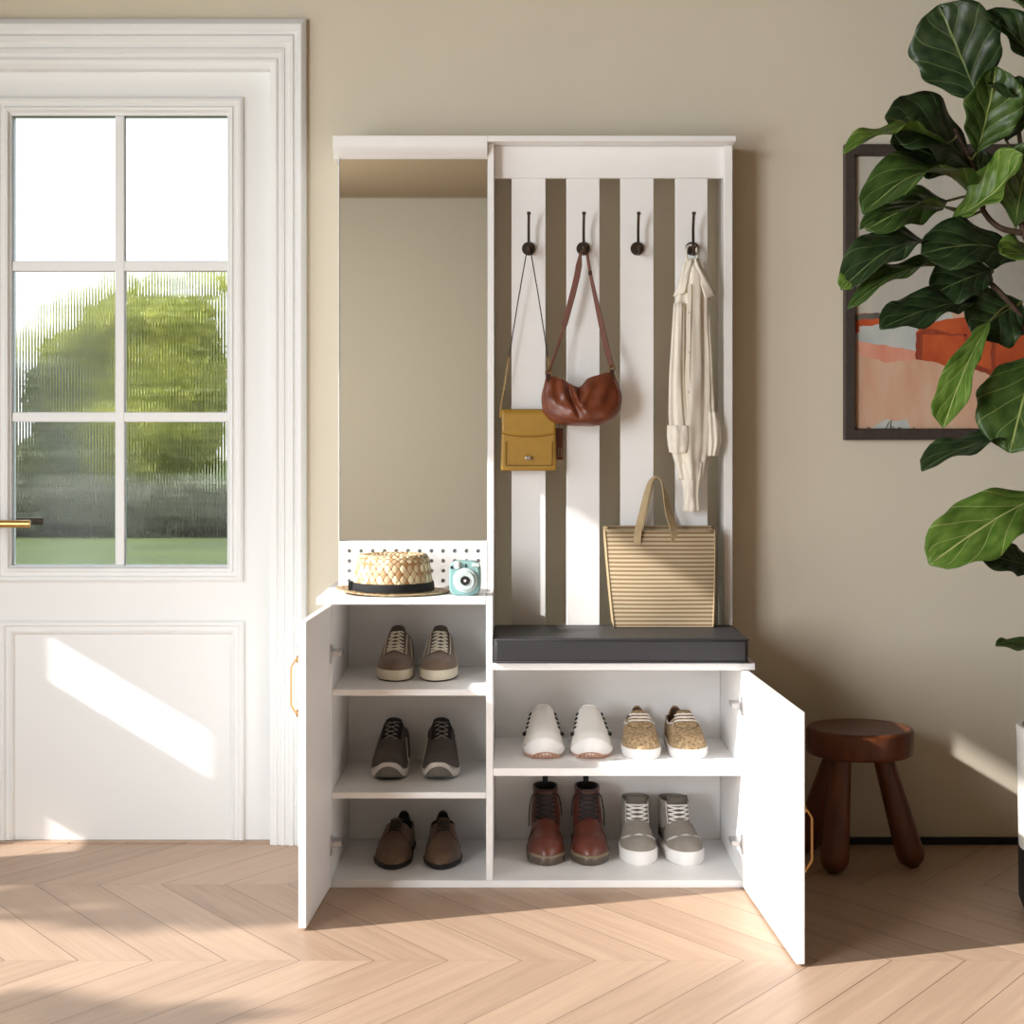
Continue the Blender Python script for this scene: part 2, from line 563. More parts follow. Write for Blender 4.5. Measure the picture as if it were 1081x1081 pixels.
ubox('shelf', white_board, LX0 + 0.0168, DV0 - 0.0003, YF + 0.006, -0.0225, 0.2155, 0.231)
ubox('shelf', white_board, DV1 + 0.0003, RXO - 0.0188, YF + 0.006, -0.0225, 0.2705, 0.2896)
ubox('cabinet_top', white_board, -0.4757, DV0 - 0.0002, YF, -0.004, 0.6885, 0.7055)
ubox('bench_top', white_board, DV1 + 0.0002, 0.5915, YF, -0.004, 0.529, 0.546)
# perforated panel under the mirror
def pegboard():
    m_ = MB()
    x0, x1, z0, z1 = -0.4485, DV0 - 0.0006, 0.706, 0.826
    yb0, yb1 = -0.172, -0.163
    cols = [X(369 + 136 * k / 11, -0.17) for k in range(12)]
    rows_ = [Z(581.5 + 10.5 * k, -0.17) for k in range(4)]
    px = (cols[-1] - cols[0]) / 11
    pz = (rows_[0] - rows_[-1]) / 3
    r = 0.0052
    gx0, gx1 = cols[0] - px / 2, cols[-1] + px / 2
    gz0, gz1 = rows_[-1] - pz / 2, rows_[0] + pz / 2
    for b_ in ((x0, gx0, z0, z1), (gx1, x1, z0, z1), (gx0, gx1, z0, gz0), (gx0, gx1, gz1, z1)):
        m_.box(b_[0], b_[1], yb0, yb1, b_[2], b_[3])
    for cx in cols:
        for cz in rows_:
            sq, ci = [], []
            for k in range(16):
                a = 2 * PI * k / 16
                c, s_ = math.cos(a), math.sin(a)
                q = max(abs(c), abs(s_))
                sq.append((cx + c / q * px / 2, cz + s_ / q * pz / 2))
                ci.append((cx + c * r, cz + s_ * r))
            m_.grid([[(p[0], yb0, p[1]) for p in sq], [(p[0], yb0, p[1]) for p in ci], [(p[0], yb1, p[1]) for p in ci], [(p[0], yb1, p[1]) for p in sq]], closed_u=True)
    return m_.build('perforated_panel', white_board, unit, org=UO)
pegboard()
m_ = MB()
m_.box(-0.4485, DV0 - 0.0006, -0.158, -0.146, 0.83, 1.85)
m_.box(-0.450, -0.4478, -0.172, -0.004, 0.706, 1.85)
m_.box(-0.4478, DV0 - 0.0006, -0.158, -0.152, 0.706, 0.8295)  # white sheet added behind the perforations so the holes look paler
m_.build('mirror_backing', white_board, unit, org=UO)
ubox('mirror', mirror_glass, -0.4476, DV0 - 0.0008, -0.164, -0.1585, 0.8265, 1.835, bevel=0.0008)
# cornice over the mirror with its sloped underside, then the thinner board over the slats
m_ = MB()
cz0, cz1, czm = Z(168, -0.165), Z(143, -0.20), Z(155.5, -0.20)
pr = [(-0.2, cz1), (-0.2, czm + 0.004), (-0.197, czm), (-0.168, cz0), (-0.004, cz0), (-0.004, cz1)]
xa, xb = -0.462, DV0 - 0.0004
m_.grid([[(xa, p[0], p[1]) for p in pr], [(xb, p[0], p[1]) for p in pr]], closed_u=True, cap0=True, cap1=True)
fix_normals(m_.build('cornice', white_board, unit, org=UO, bevel=0.0012))
ubox('cornice', white_board, DV0, RXO + 0.001, -0.2, -0.004, 1.858, cz1)
ubox('side_panel', white_board, 0.5535, 0.576, -0.142, -0.004, 0.5465, 1.8575)
ubox('top_rail', white_board, DV1 + 0.0005, 0.5533, -0.130, -0.112, Z(188, -0.13), 1.8575)
SLX = [(540, 576), (598, 633), (655, 690), (713, 747)]
slats = []
for a, b_ in SLX:
    q = MB(); q.box(X(a, -0.13), X(b_, -0.13), -0.130, -0.112, 0.5465, Z(188, -0.13) - 0.0004)
    slats.append(q.build('slat', white_board, unit, org=UO, bevel=0.0012))
# coat hooks: round plate, long upper arm, short lower prong
HKZ = Z(262.5, -0.135)
HKX = [(X(a, -0.13) + X(b_, -0.13)) / 2 for a, b_ in SLX]
def hook(hx):
    m_ = MB()
    m_.disc((hx, -0.1302, HKZ), (0, -1, 0), 0.0175, 0.009, 24)
    m_.disc((hx, -0.139, HKZ), (0, -1, 0), 0.006, 0.004, 12)
    up = spline([(hx, -0.138, HKZ - 0.004), (hx, -0.160, HKZ - 0.004), (hx, -0.172, HKZ + 0.012), (hx, -0.170, HKZ + 0.045), (hx, -0.182, HKZ + 0.075), (hx, -0.190, HKZ + 0.086)], 5)
    m_.ribbon(up, 0.0068, 0.005, (1, 0, 0))
    m_.disc((hx, -0.190, HKZ + 0.083), (0, -0.5, 1), 0.0052, 0.006, 12)
    lo = spline([(hx, -0.145, HKZ - 0.004), (hx, -0.165, HKZ - 0.018), (hx, -0.186, HKZ - 0.018), (hx, -0.196, HKZ - 0.002)], 5)
    m_.ribbon(lo, 0.0068, 0.005, (1, 0, 0))
    m_.disc((hx, -0.196, HKZ - 0.005), (0, -0.3, 1), 0.005, 0.006, 12)
    return m_
for hx in HKX:
    hook(hx).build('coat_hook', bronze, unit, org=UO, smooth=40)
# the two open doors, hinged at the outer sides and standing toward the viewer
def cab_door(hx, sgn, width, z0, z1, hz0, hz1, hinge_z):
    """hx: inner face at the hinge; sgn -1 left door, +1 right door"""
    ang = math.radians(2.7)
    def T(a, b):               # a along the door from the hinge, b outward thickness
        return (hx + sgn * (a * math.sin(ang) + b * math.cos(ang)), YF - 0.003 - a * math.cos(ang) + b * math.sin(ang))
    th = 0.0175
    m_ = MB()
    c = [T(0, 0), T(width, 0), T(width, th), T(0, th)]
    if sgn < 0:
        c = c[::-1]
    m_.grid([[(p[0], p[1], z0) for p in c], [(p[0], p[1], z1) for p in c]], closed_u=True, cap0=True, cap1=True, flip=False)
    d = fix_normals(m_.build('door', white_board, unit, org=UO, bevel=0.0012))
    m_ = MB()
    a0 = width - 0.03
    pts = []
    for k in range(25):
        t = k / 24
        q = T(a0, th + 0.006 + 0.015 * min(1, 6 * t, 6 * (1 - t)) ** .8)
        pts.append((q[0], q[1], hz0 + (hz1 - hz0) * t))
    sd = T(1, 0)
    sd = Vector((sd[0] - T(0, 0)[0], sd[1] - T(0, 0)[1], 0))
    m_.ribbon(pts, 0.008, 0.0035, sd)
    for hzz in (hz0 + 0.003, hz1 - 0.003):
        q = T(a0, th - 0.0005)
        m_.disc((q[0], q[1], hzz), (sgn, 0.05, 0), 0.0085, 0.0095, 14)
    m_.build('handle', brass, d, org=UO, smooth=40)
    for h in hinge_z:
        m_ = MB()
        q0, q1 = T(0.003, 0), T(0.025, -0.004)
        xa_, xb_ = sorted((q0[0], q1[0]))
        m_.box(xa_ - 0.0005, xb_ + 0.0005, q1[1], q0[1], h - 0.023, h + 0.023)
        xa_, xb_ = sorted((hx - sgn * 0.0005, hx - sgn * 0.026))
        m_.box(xa_, xb_, YF - 0.010, YF + 0.004, h - 0.006, h + 0.006)
        m_.box(xa_, xb_, YF - 0.006, YF + 0.05, h - 0.0045, h + 0.0045)
        m_.build('hinge', steel, d, org=UO, bevel=0.001)
    return d
cab_door(-0.4395, -1, 0.365, 0.0062, 0.6865, 0.476, 0.603, (0.570, 0.107))
cab_door(0.5592, 1, 0.625, 0.0062, 0.5275, 0.193, 0.324, (0.445, 0.110))

# bench cushion
m_ = MB()
cx0, cx1, cy0, cy1, cz0, cz1 = -0.0445, 0.5735, -0.462, -0.152, 0.5468, 0.6075
m_.box(cx0, cx1, cy0, cy1, cz0, cz1)
co = ((cx0 + cx1) / 2, (cy0 + cy1) / 2, cz0)
cushion = m_.build('bench_cushion', black_leather, None, org=co, bevel=0.009, seg=4)
tag(cushion, 'black leather cushion lying on the bench under the tote bag', 'cushion')
seam = MB()
for zz in (cz1 - 0.004, cz0 + 0.004):
    pts = [(cx0 + 0.004, cy0 - 0.0004, zz), (cx1 - 0.004, cy0 - 0.0004, zz), (cx1 + 0.0004, cy0 + 0.004, zz), (cx1 + 0.0004, cy1, zz), (cx0 - 0.0004, cy1, zz), (cx0 - 0.0004, cy0 + 0.004, zz)]
    seam.tube(pts, 0.0016, 6, closed=True)
seam.build('piping', black_leather, cushion, org=co, smooth=60)

# ---------------------------------------------------------------- straw hat
def straw_material():
    m = bpy.data.materials.new('woven_straw')
    m.use_nodes = True
    nt = m.node_tree
    b = nt.nodes['Principled BSDF']
    L = nt.links.new
    uv = N(nt, 'ShaderNodeUVMap')
    mp = N(nt, 'ShaderNodeMapping')
    mp.inputs['Rotation'].default_value = (0, 0, math.radians(45))
    L(uv.outputs[0], mp.inputs[0])
    ck = N(nt, 'ShaderNodeTexChecker')
    ck.inputs['Scale'].default_value = 1.0
    L(mp.outputs[0], ck.inputs['Vector'])
    sp = N(nt, 'ShaderNodeSeparateXYZ')
    L(mp.outputs[0], sp.inputs[0])
    cell = N(nt, 'ShaderNodeTexWhiteNoise', noise_dimensions='2D')
    cb = N(nt, 'ShaderNodeCombineXYZ')
    L(M2(nt, 'FLOOR', sp.outputs[0]), cb.inputs[0])
    L(M2(nt, 'FLOOR', sp.outputs[1]), cb.inputs[1])
    L(cb.outputs[0], cell.inputs[0])
    ux = M2(nt, 'ABSOLUTE', M2(nt, 'SINE', M2(nt, 'MULTIPLY', sp.outputs[0], PI)))
    uy = M2(nt, 'ABSOLUTE', M2(nt, 'SINE', M2(nt, 'MULTIPLY', sp.outputs[1], PI)))
    h = M2(nt, 'POWER', M2(nt, 'MULTIPLY', ux, uy), 0.5)
    fibre = N(nt, 'ShaderNodeTexNoise')
    fibre.inputs['Scale'].default_value = 6
    L(mp.outputs[0], fibre.inputs['Vector'])
    val = M2(nt, 'ADD', M2(nt, 'MULTIPLY', cell.outputs[0], 0.55), M2(nt, 'ADD', M2(nt, 'MULTIPLY', ck.outputs['Fac'], 0.2), M2(nt, 'MULTIPLY', fibre.outputs[0], 0.3)))
    rp = N(nt, 'ShaderNodeValToRGB')
    rp.color_ramp.elements[0].position = 0.15
    rp.color_ramp.elements[0].color = rgb(168, 118, 62)
    rp.color_ramp.elements[1].position = 0.8
    rp.color_ramp.elements[1].color = rgb(238, 224, 186)
    L(val, rp.inputs[0])
    mx = N(nt, 'ShaderNodeMix', data_type='RGBA')
    L(M2(nt, 'LESS_THAN', h, 0.3), mx.inputs[0])
    L(rp.outputs[0], mx.inputs[6])
    mx.inputs[7].default_value = rgb(130, 88, 44)
    L(mx.outputs[2], b.inputs['Base Color'])
    b.inputs['Roughness'].default_value = 0.6
    bp = N(nt, 'ShaderNodeBump')
    bp.inputs['Strength'].default_value = 0.6
    bp.inputs['Distance'].default_value = 0.003
    L(h, bp.inputs['Height'])
    L(bp.outputs[0], b.inputs['Normal'])
    return m
straw = straw_material()
black_ribbon = mat('black_ribbon', rgb(14, 14, 15), 0.8, bump=0.3, bscale=500)
HC = (-0.299, -0.315, 0.7057)
hat = thing('straw_hat', 'woven straw hat with a black ribbon lying on the cabinet top beside the instant camera', 'hat', HC)
m_ = MB()
cr = [(0.108, 0.008), (0.1065, 0.024), (0.103, 0.05), (0.099, 0.075), (0.096, 0.088), (0.090, 0.0965), (0.078, 0.0975), (0.055, 0.091), (0.03, 0.086), (0.001, 0.084)]
m_.lathe(cr, seg=64, sx=0.94, uv=lambda u, v: (u * 44, v * 12))
crown = m_.build('crown', straw, hat, smooth=180)
sd = crown.modifiers.new('thickness', 'SOLIDIFY'); sd.thickness = 0.003; sd.offset = -1
m_ = MB()
rows = []
for r, z in ((0.101, 0.010), (0.110, 0.0068), (0.122, 0.0052), (0.135, 0.0045), (0.146, 0.0055), (0.149, 0.0040), (0.146, 0.0022), (0.13, 0.0012), (0.115, 0.0025), (0.101, 0.006)):
    row = []
    for k in range(65):
        a = 2 * PI * k / 64
        lift = 0.010 * max(0, (r - 0.108) / 0.04) * max(0, -math.cos(a)) ** 2
        row.append((r * .96 * math.cos(a), r * .88 * math.sin(a), z + lift))
    rows.append(row)
m_.grid(rows, uvf=lambda u, v: (u * 60, v * 14))
m_.build('brim', straw, hat, smooth=180)
m_ = MB()
prb = [(0.1035, 0.0085), (0.1105, 0.0085), (0.1112, 0.016), (0.1098, 0.027), (0.1088, 0.0285), (0.1035, 0.0285)]
m_.lathe(prb, seg=64, sx=0.94)
m_.box(-0.109, -0.100, -0.036, -0.008, 0.009, 0.0295)
m_.build('ribbon_band', black_ribbon, hat, smooth=60)

# ---------------------------------------------------------------- instant camera
teal = mat('pale_teal_plastic', rgb(126, 164, 164), 0.35)
pale_plastic = mat('pale_grey_plastic', rgb(180, 194, 194), 0.35)
white_plastic = mat('white_plastic', rgb(232, 232, 230), 0.3)
dark_plastic = mat('dark_plastic', rgb(34, 36, 40), 0.25)
lens_glass = mat('lens_glass', rgb(20, 24, 30), 0.06, spec=0.8, coat=1.0)
IC = (-0.116, -0.375, 0.7057)
ic = thing('instant_camera', 'pale teal instant camera standing on the cabinet top at right of the straw hat', 'camera', IC, math.radians(-3))
m_ = MB()
W_, H_ = 0.0365, 0.0845
pts = []
for k in range(40):
    a = 2 * PI * k / 40
    c, s_ = math.cos(a), math.sin(a)
    e = 0.38
    x = W_ * math.copysign(abs(c) ** e, c)
    z = H_ / 2 + H_ / 2 * math.copysign(abs(s_) ** e, s_)
    x *= 1 + 0.05 * math.cos((z / H_ - 0.45) * PI)
    pts.append((x, z))
m_.grid([[(p[0], -0.022, p[1]) for p in pts], [(p[0], 0.026, p[1]) for p in pts]], closed_u=True, cap0=True, cap1=True)
fix_normals(m_.build('body', teal, ic, bevel=0.004, seg=3))
m_ = MB()
m_.disc((0.003, -0.0215, 0.038), (0, -1, 0), 0.0305, 0.010, 40, bev=0.3)
m_.disc((0.003, -0.031, 0.038), (0, -1, 0), 0.024, 0.008, 40, bev=0.3)
lr = m_.build('lens_barrel', pale_plastic, ic, smooth=40)
m_ = MB(); m_.disc((0.003, -0.0388, 0.038), (0, -1, 0), 0.0115, 0.0022, 28)
m_.build('lens', lens_glass, lr, smooth=40)
m_ = MB(); m_.disc((0.003, -0.0408, 0.038), (0, -1, 0), 0.003, 0.0008, 14)
m_.build('lens_centre', white_plastic, lr, smooth=40)
m_ = MB(); m_.tube([(-0.017, -0.024, 0.066), (-0.017, -0.024, 0.084)], 0.0075, 16)
m_.build('shutter_grip', white_plastic, ic, smooth=50, bevel=0.003)
m_ = MB(); m_.box(-0.0345, -0.028, -0.0245, -0.0215, 0.066, 0.073)
m_.build('viewfinder_window', dark_plastic, ic, bevel=0.001)
m_ = MB(); m_.box(0.002, 0.0055, -0.0238, -0.0215, 0.068, 0.0775)
m_.build('flash_slot', dark_plastic, ic, bevel=0.0008)
m_ = MB(); m_.box(0.018, 0.037, -0.0235, -0.0215, 0.0705, 0.0805)
m_.build('flash', pale_plastic, ic, bevel=0.0015)

# ---------------------------------------------------------------- shoes
def roundness(u, a, b):
    k = 1.0
    if u < a:
        k *= math.sqrt(max(0, 1 - (1 - u / a) ** 2))
    if u > 1 - b:
        k *= math.sqrt(max(0, 1 - (1 - (1 - u) / b) ** 2))
    return k
US = sorted({round((1 - math.cos(PI * k / 30)) / 2, 5) for k in range(31)} | {0.004, 0.996})
class Shoe:
    """all shapes in shoe space: toe at y = -L/2, heel at y = +L/2, sole on z = 0"""
    def __init__(s, L, W, H, pw, sole, asym=0.0, toe=0.22, heel=0.2, toeh=0.14, spring=0.0):
        s.L, s.W, s.H, s.pw, s.sole, s.asym, s.toe, s.heel, s.toeh, s.spring = L, curve(W), curve(H), curve(pw), sole, asym, toe, heel, toeh, spring
    def y(s, u):
        return (u - 0.5) * s.L
    def cx(s, u):
        return s.asym * ((1 - u) ** 3 * 0.006 - math.sin(PI * min(1, u * 1.3)) * 0.004)
    def w(s, u, k=1.0):
        return s.W(u) * roundness(u, s.toe, s.heel) * k
    def base(s, u):
        return s.sole * 0.75 + s.spring * max(0, 1 - u / 0.25) ** 2
    def h(s, u):
        return max(0.0008, s.H(u) * roundness(u, s.toeh, 0.02))
    def pt(s, u, t, off=0.0):
        """t in [-1, 1] across the shoe from -x side to +x side"""
        a = PI * (1 - (t + 1) / 2)
        c, sn = math.cos(a), math.sin(a)
        p = s.pw(u)
        x = (s.w(u) + off) * math.copysign(abs(c) ** (2 / p), c)
        z = (s.h(u) + off) * abs(sn) ** (2 / p)
        return Vector((s.cx(u) + x, s.y(u), s.base(u) + z))
    def top(s, u, x, off=0.002):
        w = max(1e-5, s.w(u))
        p = s.pw(u)
        q = min(0.999, abs(x) / w)
        return Vector((s.cx(u) + x, s.y(u), s.base(u) + s.h(u) * (1 - q ** p) ** (1 / p) + off))
    def upper(s, hole0=None, hole1=0.965, half=0.7, m_=None, off=0.0, umin=0.0):
        """arched upper; with hole0 the foot opening from hole0 to hole1 is left free"""
        m_ = m_ or MB()
        us = list(US)
        if hole0 is not None:
            us = sorted(set(us) | {hole0 + d for d in (0, .004, .012, .025, .045, .07, .1)} | {hole1 - d for d in (0, .003, .008, .016, .028)})
        us = [u for u in us if u >= umin]
        def tau(u):
            if hole0 is None or u <= hole0 or u >= hole1:
                return 0.0
            return half * min(1, ((u - hole0) / .12) ** .5) * min(1, ((hole1 - u) / .012) ** .5)
        n = 16
        for sg in (-1, 1):
            rows = [[s.pt(u, sg * (1 - (1 - tau(u)) * k / n), off) for k in range(n + 1)] for u in us]
            m_.grid(rows, flip=sg > 0)
        return m_
    def insole(s, z0, z1):
        m_ = MB()
        us = [.34 + .62 * k / 12 for k in range(13)]
        for z in (z0, z1):
            pass
        m_.grid([[(s.cx(u) - s.w(u, .88), s.y(u), z1) for u in us], [(s.cx(u) + s.w(u, .88), s.y(u), z1) for u in us]])
        return m_
    def outline(s, k, off=0.0):
        """closed loop of (x, y, u) round the foot"""
        us = [u for u in US]
        r = [(s.cx(u) + s.w(u, k) + off * roundness(u, 0.15, 0.15), s.y(u) + off * (-1 if u < 0.04 else (1 if u > 0.96 else 0)), u) for u in us]
        l = [(s.cx(u) - s.w(u, k) - off * roundness(u, 0.15, 0.15), s.y(u) + off * (-1 if u < 0.04 else (1 if u > 0.96 else 0)), u) for u in reversed(us[1:-1])]
        return r + l
    def slab(s, levels, m_=None, m=0, cap=True):
        """levels: (z function of u or number, width factor, offset)"""
        m_ = m_ or MB()
        rows = []
        for z, k, off in levels:
            zf = z if callable(z) else (lambda u, z=z: z)
            rows.append([(p[0], p[1], zf(p[2]) + (s.spring * max(0, 1 - p[2] / 0.25) ** 2)) for p in s.outline(k, off)])
        m_.grid(rows, closed_u=True, cap0=cap, cap1=cap, m=m)
        return m_
    def lace_rows(s, m_, u0, u1, n, hw, r, cross=True, off=0.003, bulge=0.0):
        for k in range(n):
            ua = u0 + (u1 - u0) * k / n
            ub = u0 + (u1 - u0) * (k + 1) / n
            wv = hw(k / max(1, n - 1)) if callable(hw) else hw
            for sg in (-1, 1):
                pts = []
                for q in range(7):
                    t = q / 6
                    u = ua + (ub - ua) * t if cross else ua
                    x = sg * wv * (-1 + 2 * t)
                    pts.append(s.top(u, x, off + bulge * math.sin(PI * t) + (0.0012 if sg > 0 else 0)))
                m_.tube(pts, r, 5)
                if not cross:
                    break
    def strip(s, us, ts, off=0.0012, r=0.0012, m_=None):
        m_ = m_ or MB()
        m_.tube([s.pt(u, t, off) for u, t in zip(us, ts)], r, 5)
        return m_
def solid(o, t, off=-1):
    q = o.modifiers.new('thickness', 'SOLIDIFY')
    q.thickness = t
    q.offset = off
    return o
def lin_s(a, b, n=14):
    return [a + (b - a) * k / (n - 1) for k in range(n)]

suede = mat('brown_suede', rgb(112, 92, 76), 0.85, sheen=0.3, var=0.12, vscale=60, bump=0.2, bscale=400)
suede_dark = mat('dark_brown_suede', rgb(76, 64, 56), 0.9, var=0.1, vscale=60)
cream_rubber = mat('cream_rubber', rgb(216, 208, 186), 0.6)
cream_lace = mat('cream_lace', rgb(222, 214, 194), 0.8)
dark_sole = mat('dark_sole', rgb(52, 40, 32), 0.7)
knit = mat('charcoal_knit', rgb(86, 79, 75), 0.9, var=0.15, vscale=90, bump=0.5, bscale=700)
knit_dark = mat('black_lining', rgb(28, 26, 26), 0.9)
grey_lace = mat('grey_lace', rgb(150, 146, 140), 0.8)
foam_white = mat('white_foam_sole', rgb(216, 210, 202), 0.6)
foam_grey = mat('grey_rubber', rgb(112, 108, 100), 0.7)
derby_leather = mat('brown_leather', rgb(104, 80, 62), 0.38, spec=0.5, var=0.15, vscale=18, bump=0.1, bscale=300)
derby_dark = mat('dark_stitch', rgb(40, 28, 22), 0.6)
black_rubber = mat('black_rubber', rgb(26, 23, 21), 0.5)
white_canvas = mat('white_canvas', rgb(226, 223, 218), 0.8, bump=0.25, bscale=500)
white_rubber = mat('white_rubber', rgb(234, 232, 230), 0.5)
gum = mat('pink_gum_rubber', rgb(196, 158, 136), 0.7)
gum_dark = mat('gum_groove', rgb(160, 116, 92), 0.8)
black_lace = mat('black_lace', rgb(24, 22, 22), 0.7)
tan_weave = mat('tan_patterned_canvas', rgb(120, 92, 60), 0.85, vscale=130, col2=rgb(186, 163, 128), bump=0.3, bscale=300)
tan_lining = mat('brown_lining', rgb(84, 60, 40), 0.9, var=0.2, vscale=120)
white_lace = mat('white_lace', rgb(228, 226, 222), 0.8)
boot_leather = mat('oxblood_leather', rgb(92, 46, 34), 0.33, spec=0.5, var=0.22, vscale=22, bump=0.12, bscale=260)
boot_dark = mat('dark_boot_leather', rgb(58, 30, 24), 0.4)
boot_sole = mat('smoky_boot_sole', rgb(84, 72, 62), 0.35)
boot_welt = mat('welt', rgb(124, 108, 88), 0.5)
loop_black = mat('black_webbing', rgb(22, 24, 22), 0.8)
grey_nubuck = mat('grey_nubuck', rgb(138, 131, 122), 0.85, var=0.08, vscale=50, bump=0.15, bscale=400)
grey_dark = mat('dark_grey_nubuck', rgb(96, 90, 84), 0.85)

def shoe_pair(make, name, loc_l, loc_r, rz_l, rz_r, label_l, label_r, cat, group):
    """builds one shoe, copies it with its parts and mirrors the copy"""
    a = thing(name, label_l, cat, loc_l, rz_l, group)
    make(a)
    b = copy_tree(a)
    b.location = loc_r
    b.rotation_euler = (0, 0, rz_r)
    b.scale = (-1, 1, 1)
    b['label'] = label_r
    return a, b
def at_shelf(px, y, z):
    return (X(px, y - 0.13), y, z)

def sides(make, name, m, t, smooth=180):
    """one part per side of the shoe"""
    for sg in (-1, 1):
        q = MB()
        make(q, sg)
        q.build(name, m, t, smooth=smooth)
def opening(s, t, h0, h1, half, outer, inner, th=0.004):
    q = solid(weld(s.upper(h0, h1, half).build('upper', [outer, inner], t, smooth=180)), th).modifiers['thickness']
    q.material_offset = 1
    q.material_offset_rim = 0
    s.upper(h0, h1, half, off=-(th + .001), umin=h0 - .06).build('lining', inner, t, smooth=180)
def weld(o):
    bm = bmesh.new()
    bm.from_mesh(o.data)
    bmesh.ops.remove_doubles(bm, verts=bm.verts, dist=0.00005)
    bm.to_mesh(o.data)
    bm.free()
    return o
def tongue(s, t, m, u0, u1, hw, lift, n=8, th=.0035):
    m_ = MB()
    m_.grid([[s.top(u0 + (u1 - u0) * k / n, x * hw * (1 - .12 * max(0, k - n + 2) * abs(x) ** 3), 0.0008 + lift * (k / n) ** 2) for x in (-1, -.75, -.5, -.25, 0, .25, .5, .75, 1)] for k in range(n + 1)])
    solid(m_.build('tongue', m, t, smooth=180), th)

def make_suede(t):
    s = Shoe(0.275, [(0, .040), (.12, .043), (.3, .046), (.45, .0445), (.6, .040), (.8, .037), (1, .036)],
             [(0, .026), (.12, .033), (.25, .041), (.4, .060), (.52, .080), (.62, .092), (.72, .094), (.85, .082), (.93, .084), (1, .076)],
             [(0, 2.1), (.3, 2.1), (.6, 2.3), (.8, 2.8), (1, 3.2)], 0.028, asym=.8)
    opening(s, t, 0.60, 0.97, 0.56, suede, suede_dark)
    s.slab([(0.0028, .93, 0), (0.006, 1.0, 0.0005), (0.024, 1.0, 0.0025), (0.0285, 0.98, 0.0015)]).build('sole', cream_rubber, t, smooth=40)
    s.slab([(0.0, .92, 0), (0.0035, 1.0, 0.0008)]).build('outsole', dark_sole, t, smooth=40)
    tongue(s, t, suede_dark, .38, .665, .022, .006)
    m_ = MB()
    s.lace_rows(m_, 0.285, 0.565, 6, lambda q: .0215 - .004 * q, 0.0019)
    m_.build('laces', cream_lace, t, smooth=180)
    def trim(m_, sg):
        s.strip(lin_s(.29, .60), [sg * (.40 - .02 * k / 13) for k in range(14)], m_=m_, r=0.0011)
    sides(trim, 'eyestay_piping', cream_lace, t)
    def trim2(m_, sg):
        s.strip(lin_s(.38, .66), [sg * (.70 - .14 * k / 13) for k in range(14)], m_=m_, r=0.0015)
        s.strip(lin_s(.38, .48), [sg * (.70 + .25 * k / 13) for k in range(14)], m_=m_, r=0.0015)
    sides(trim2, 'side_stripe', cream_lace, t)
    m_ = MB()
    s.strip([.272] * 11, [-.38 + .076 * k for k in range(11)], m_=m_, r=0.0008, off=.0004)
    m_.build('toe_seam', suede_dark, t, smooth=180)
    s.insole(0.03, 0.034).build('insole', suede_dark, t)
z1, z2, z0, zr = 0.4823, 0.2313, 0.0180, 0.2899
shoe_pair(make_suede, 'suede_sneaker', at_shelf(416, -.185, z1), at_shelf(461.5, -.185, z1), math.radians(-1), math.radians(0),
          'brown suede sneaker with cream laces and sole, left one on the top left shelf',
          'brown suede sneaker with cream laces and sole, right one on the top left shelf', 'shoe', 'pair of brown suede sneakers')

def make_runner(t):
    s = Shoe(0.285, [(0, .041), (.12, .044), (.3, .0465), (.45, .0445), (.6, .041), (.8, .039), (1, .037)],
             [(0, .030), (.12, .037), (.25, .046), (.4, .066), (.52, .084), (.62, .098), (.74, .103), (.85, .096), (.93, .098), (1, .088)],
             [(0, 2.1), (.3, 2.1), (.6, 2.5), (.8, 2.8), (1, 3.0)], 0.026, asym=.8, spring=0.010)
    opening(s, t, 0.62, 0.97, 0.58, knit, knit_dark)
    zt = lambda u: 0.022 + 0.016 * max(0, 1 - u / 0.10) ** 1.2 + 0.0025 * math.sin(u * 60)
    s.slab([(0.003, .95, 0), (0.008, 1.0, 0.0015), (lambda u: zt(u) - .004, 1.0, 0.0035), (zt, 0.98, 0.002)]).build('sole', foam_white, t, smooth=45)
    s.slab([(0.0, .80, 0), (0.003, .92, 0.001), (0.0075, .95, 0.001)]).build('outsole', foam_grey, t, smooth=40)
    # grey rubber bumper wrapped round the tip of the toe, arched in front
    m_ = MB()
    lp_ = s.outline(1.0, .0042)
    lp_ = [p for p in lp_ if p[1] < s.y(0) + .020]
    lp_.sort(key=lambda p: p[0])
    n = len(lp_)
    xs_ = [p[0] for p in lp_]
    c_, hw_ = (xs_[0] + xs_[-1]) / 2, (xs_[-1] - xs_[0]) / 2
    rows = []
    for j in range(6):
        q = j / 5
        row = []
        for p in lp_:
            a = 1 - min(1, abs((p[0] - c_) / (hw_ * .86))) ** 2
            z = .0045 + (.003 + .0215 * math.sqrt(max(0, a))) * q + .009 * max(0, 1 - p[2] / .25) ** 2
            row.append((p[0] * .995, p[1] - .0012, z))
        rows.append(row)
    m_.grid(rows)
    solid(m_.build('toe_bumper', foam_grey, t, smooth=180), .003, 0)
    tongue(s, t, knit_dark, .44, .69, .026, .006)
    m_ = MB()
    s.lace_rows(m_, 0.40, 0.63, 4, lambda q: .015 + .003 * q, 0.0012)
    m_.build('laces', grey_lace, t, smooth=180)
    sides(lambda m_, sg: s.strip(lin_s(.34, .58), [sg * (.86 - .26 * k / 13) for k in range(14)], m_=m_, r=0.0016), 'side_stripe', foam_white, t)
    s.insole(0.03, 0.034).build('insole', knit_dark, t)
shoe_pair(make_runner, 'running_shoe', at_shelf(410.5, -.17, z2), at_shelf(463, -.17, z2), math.radians(-1.5), math.radians(1.5),
          'dark grey knit running shoe with white sole, left one on the middle left shelf',
          'dark grey knit running shoe with white sole, right one on the middle left shelf', 'shoe', 'pair of dark grey running shoes')

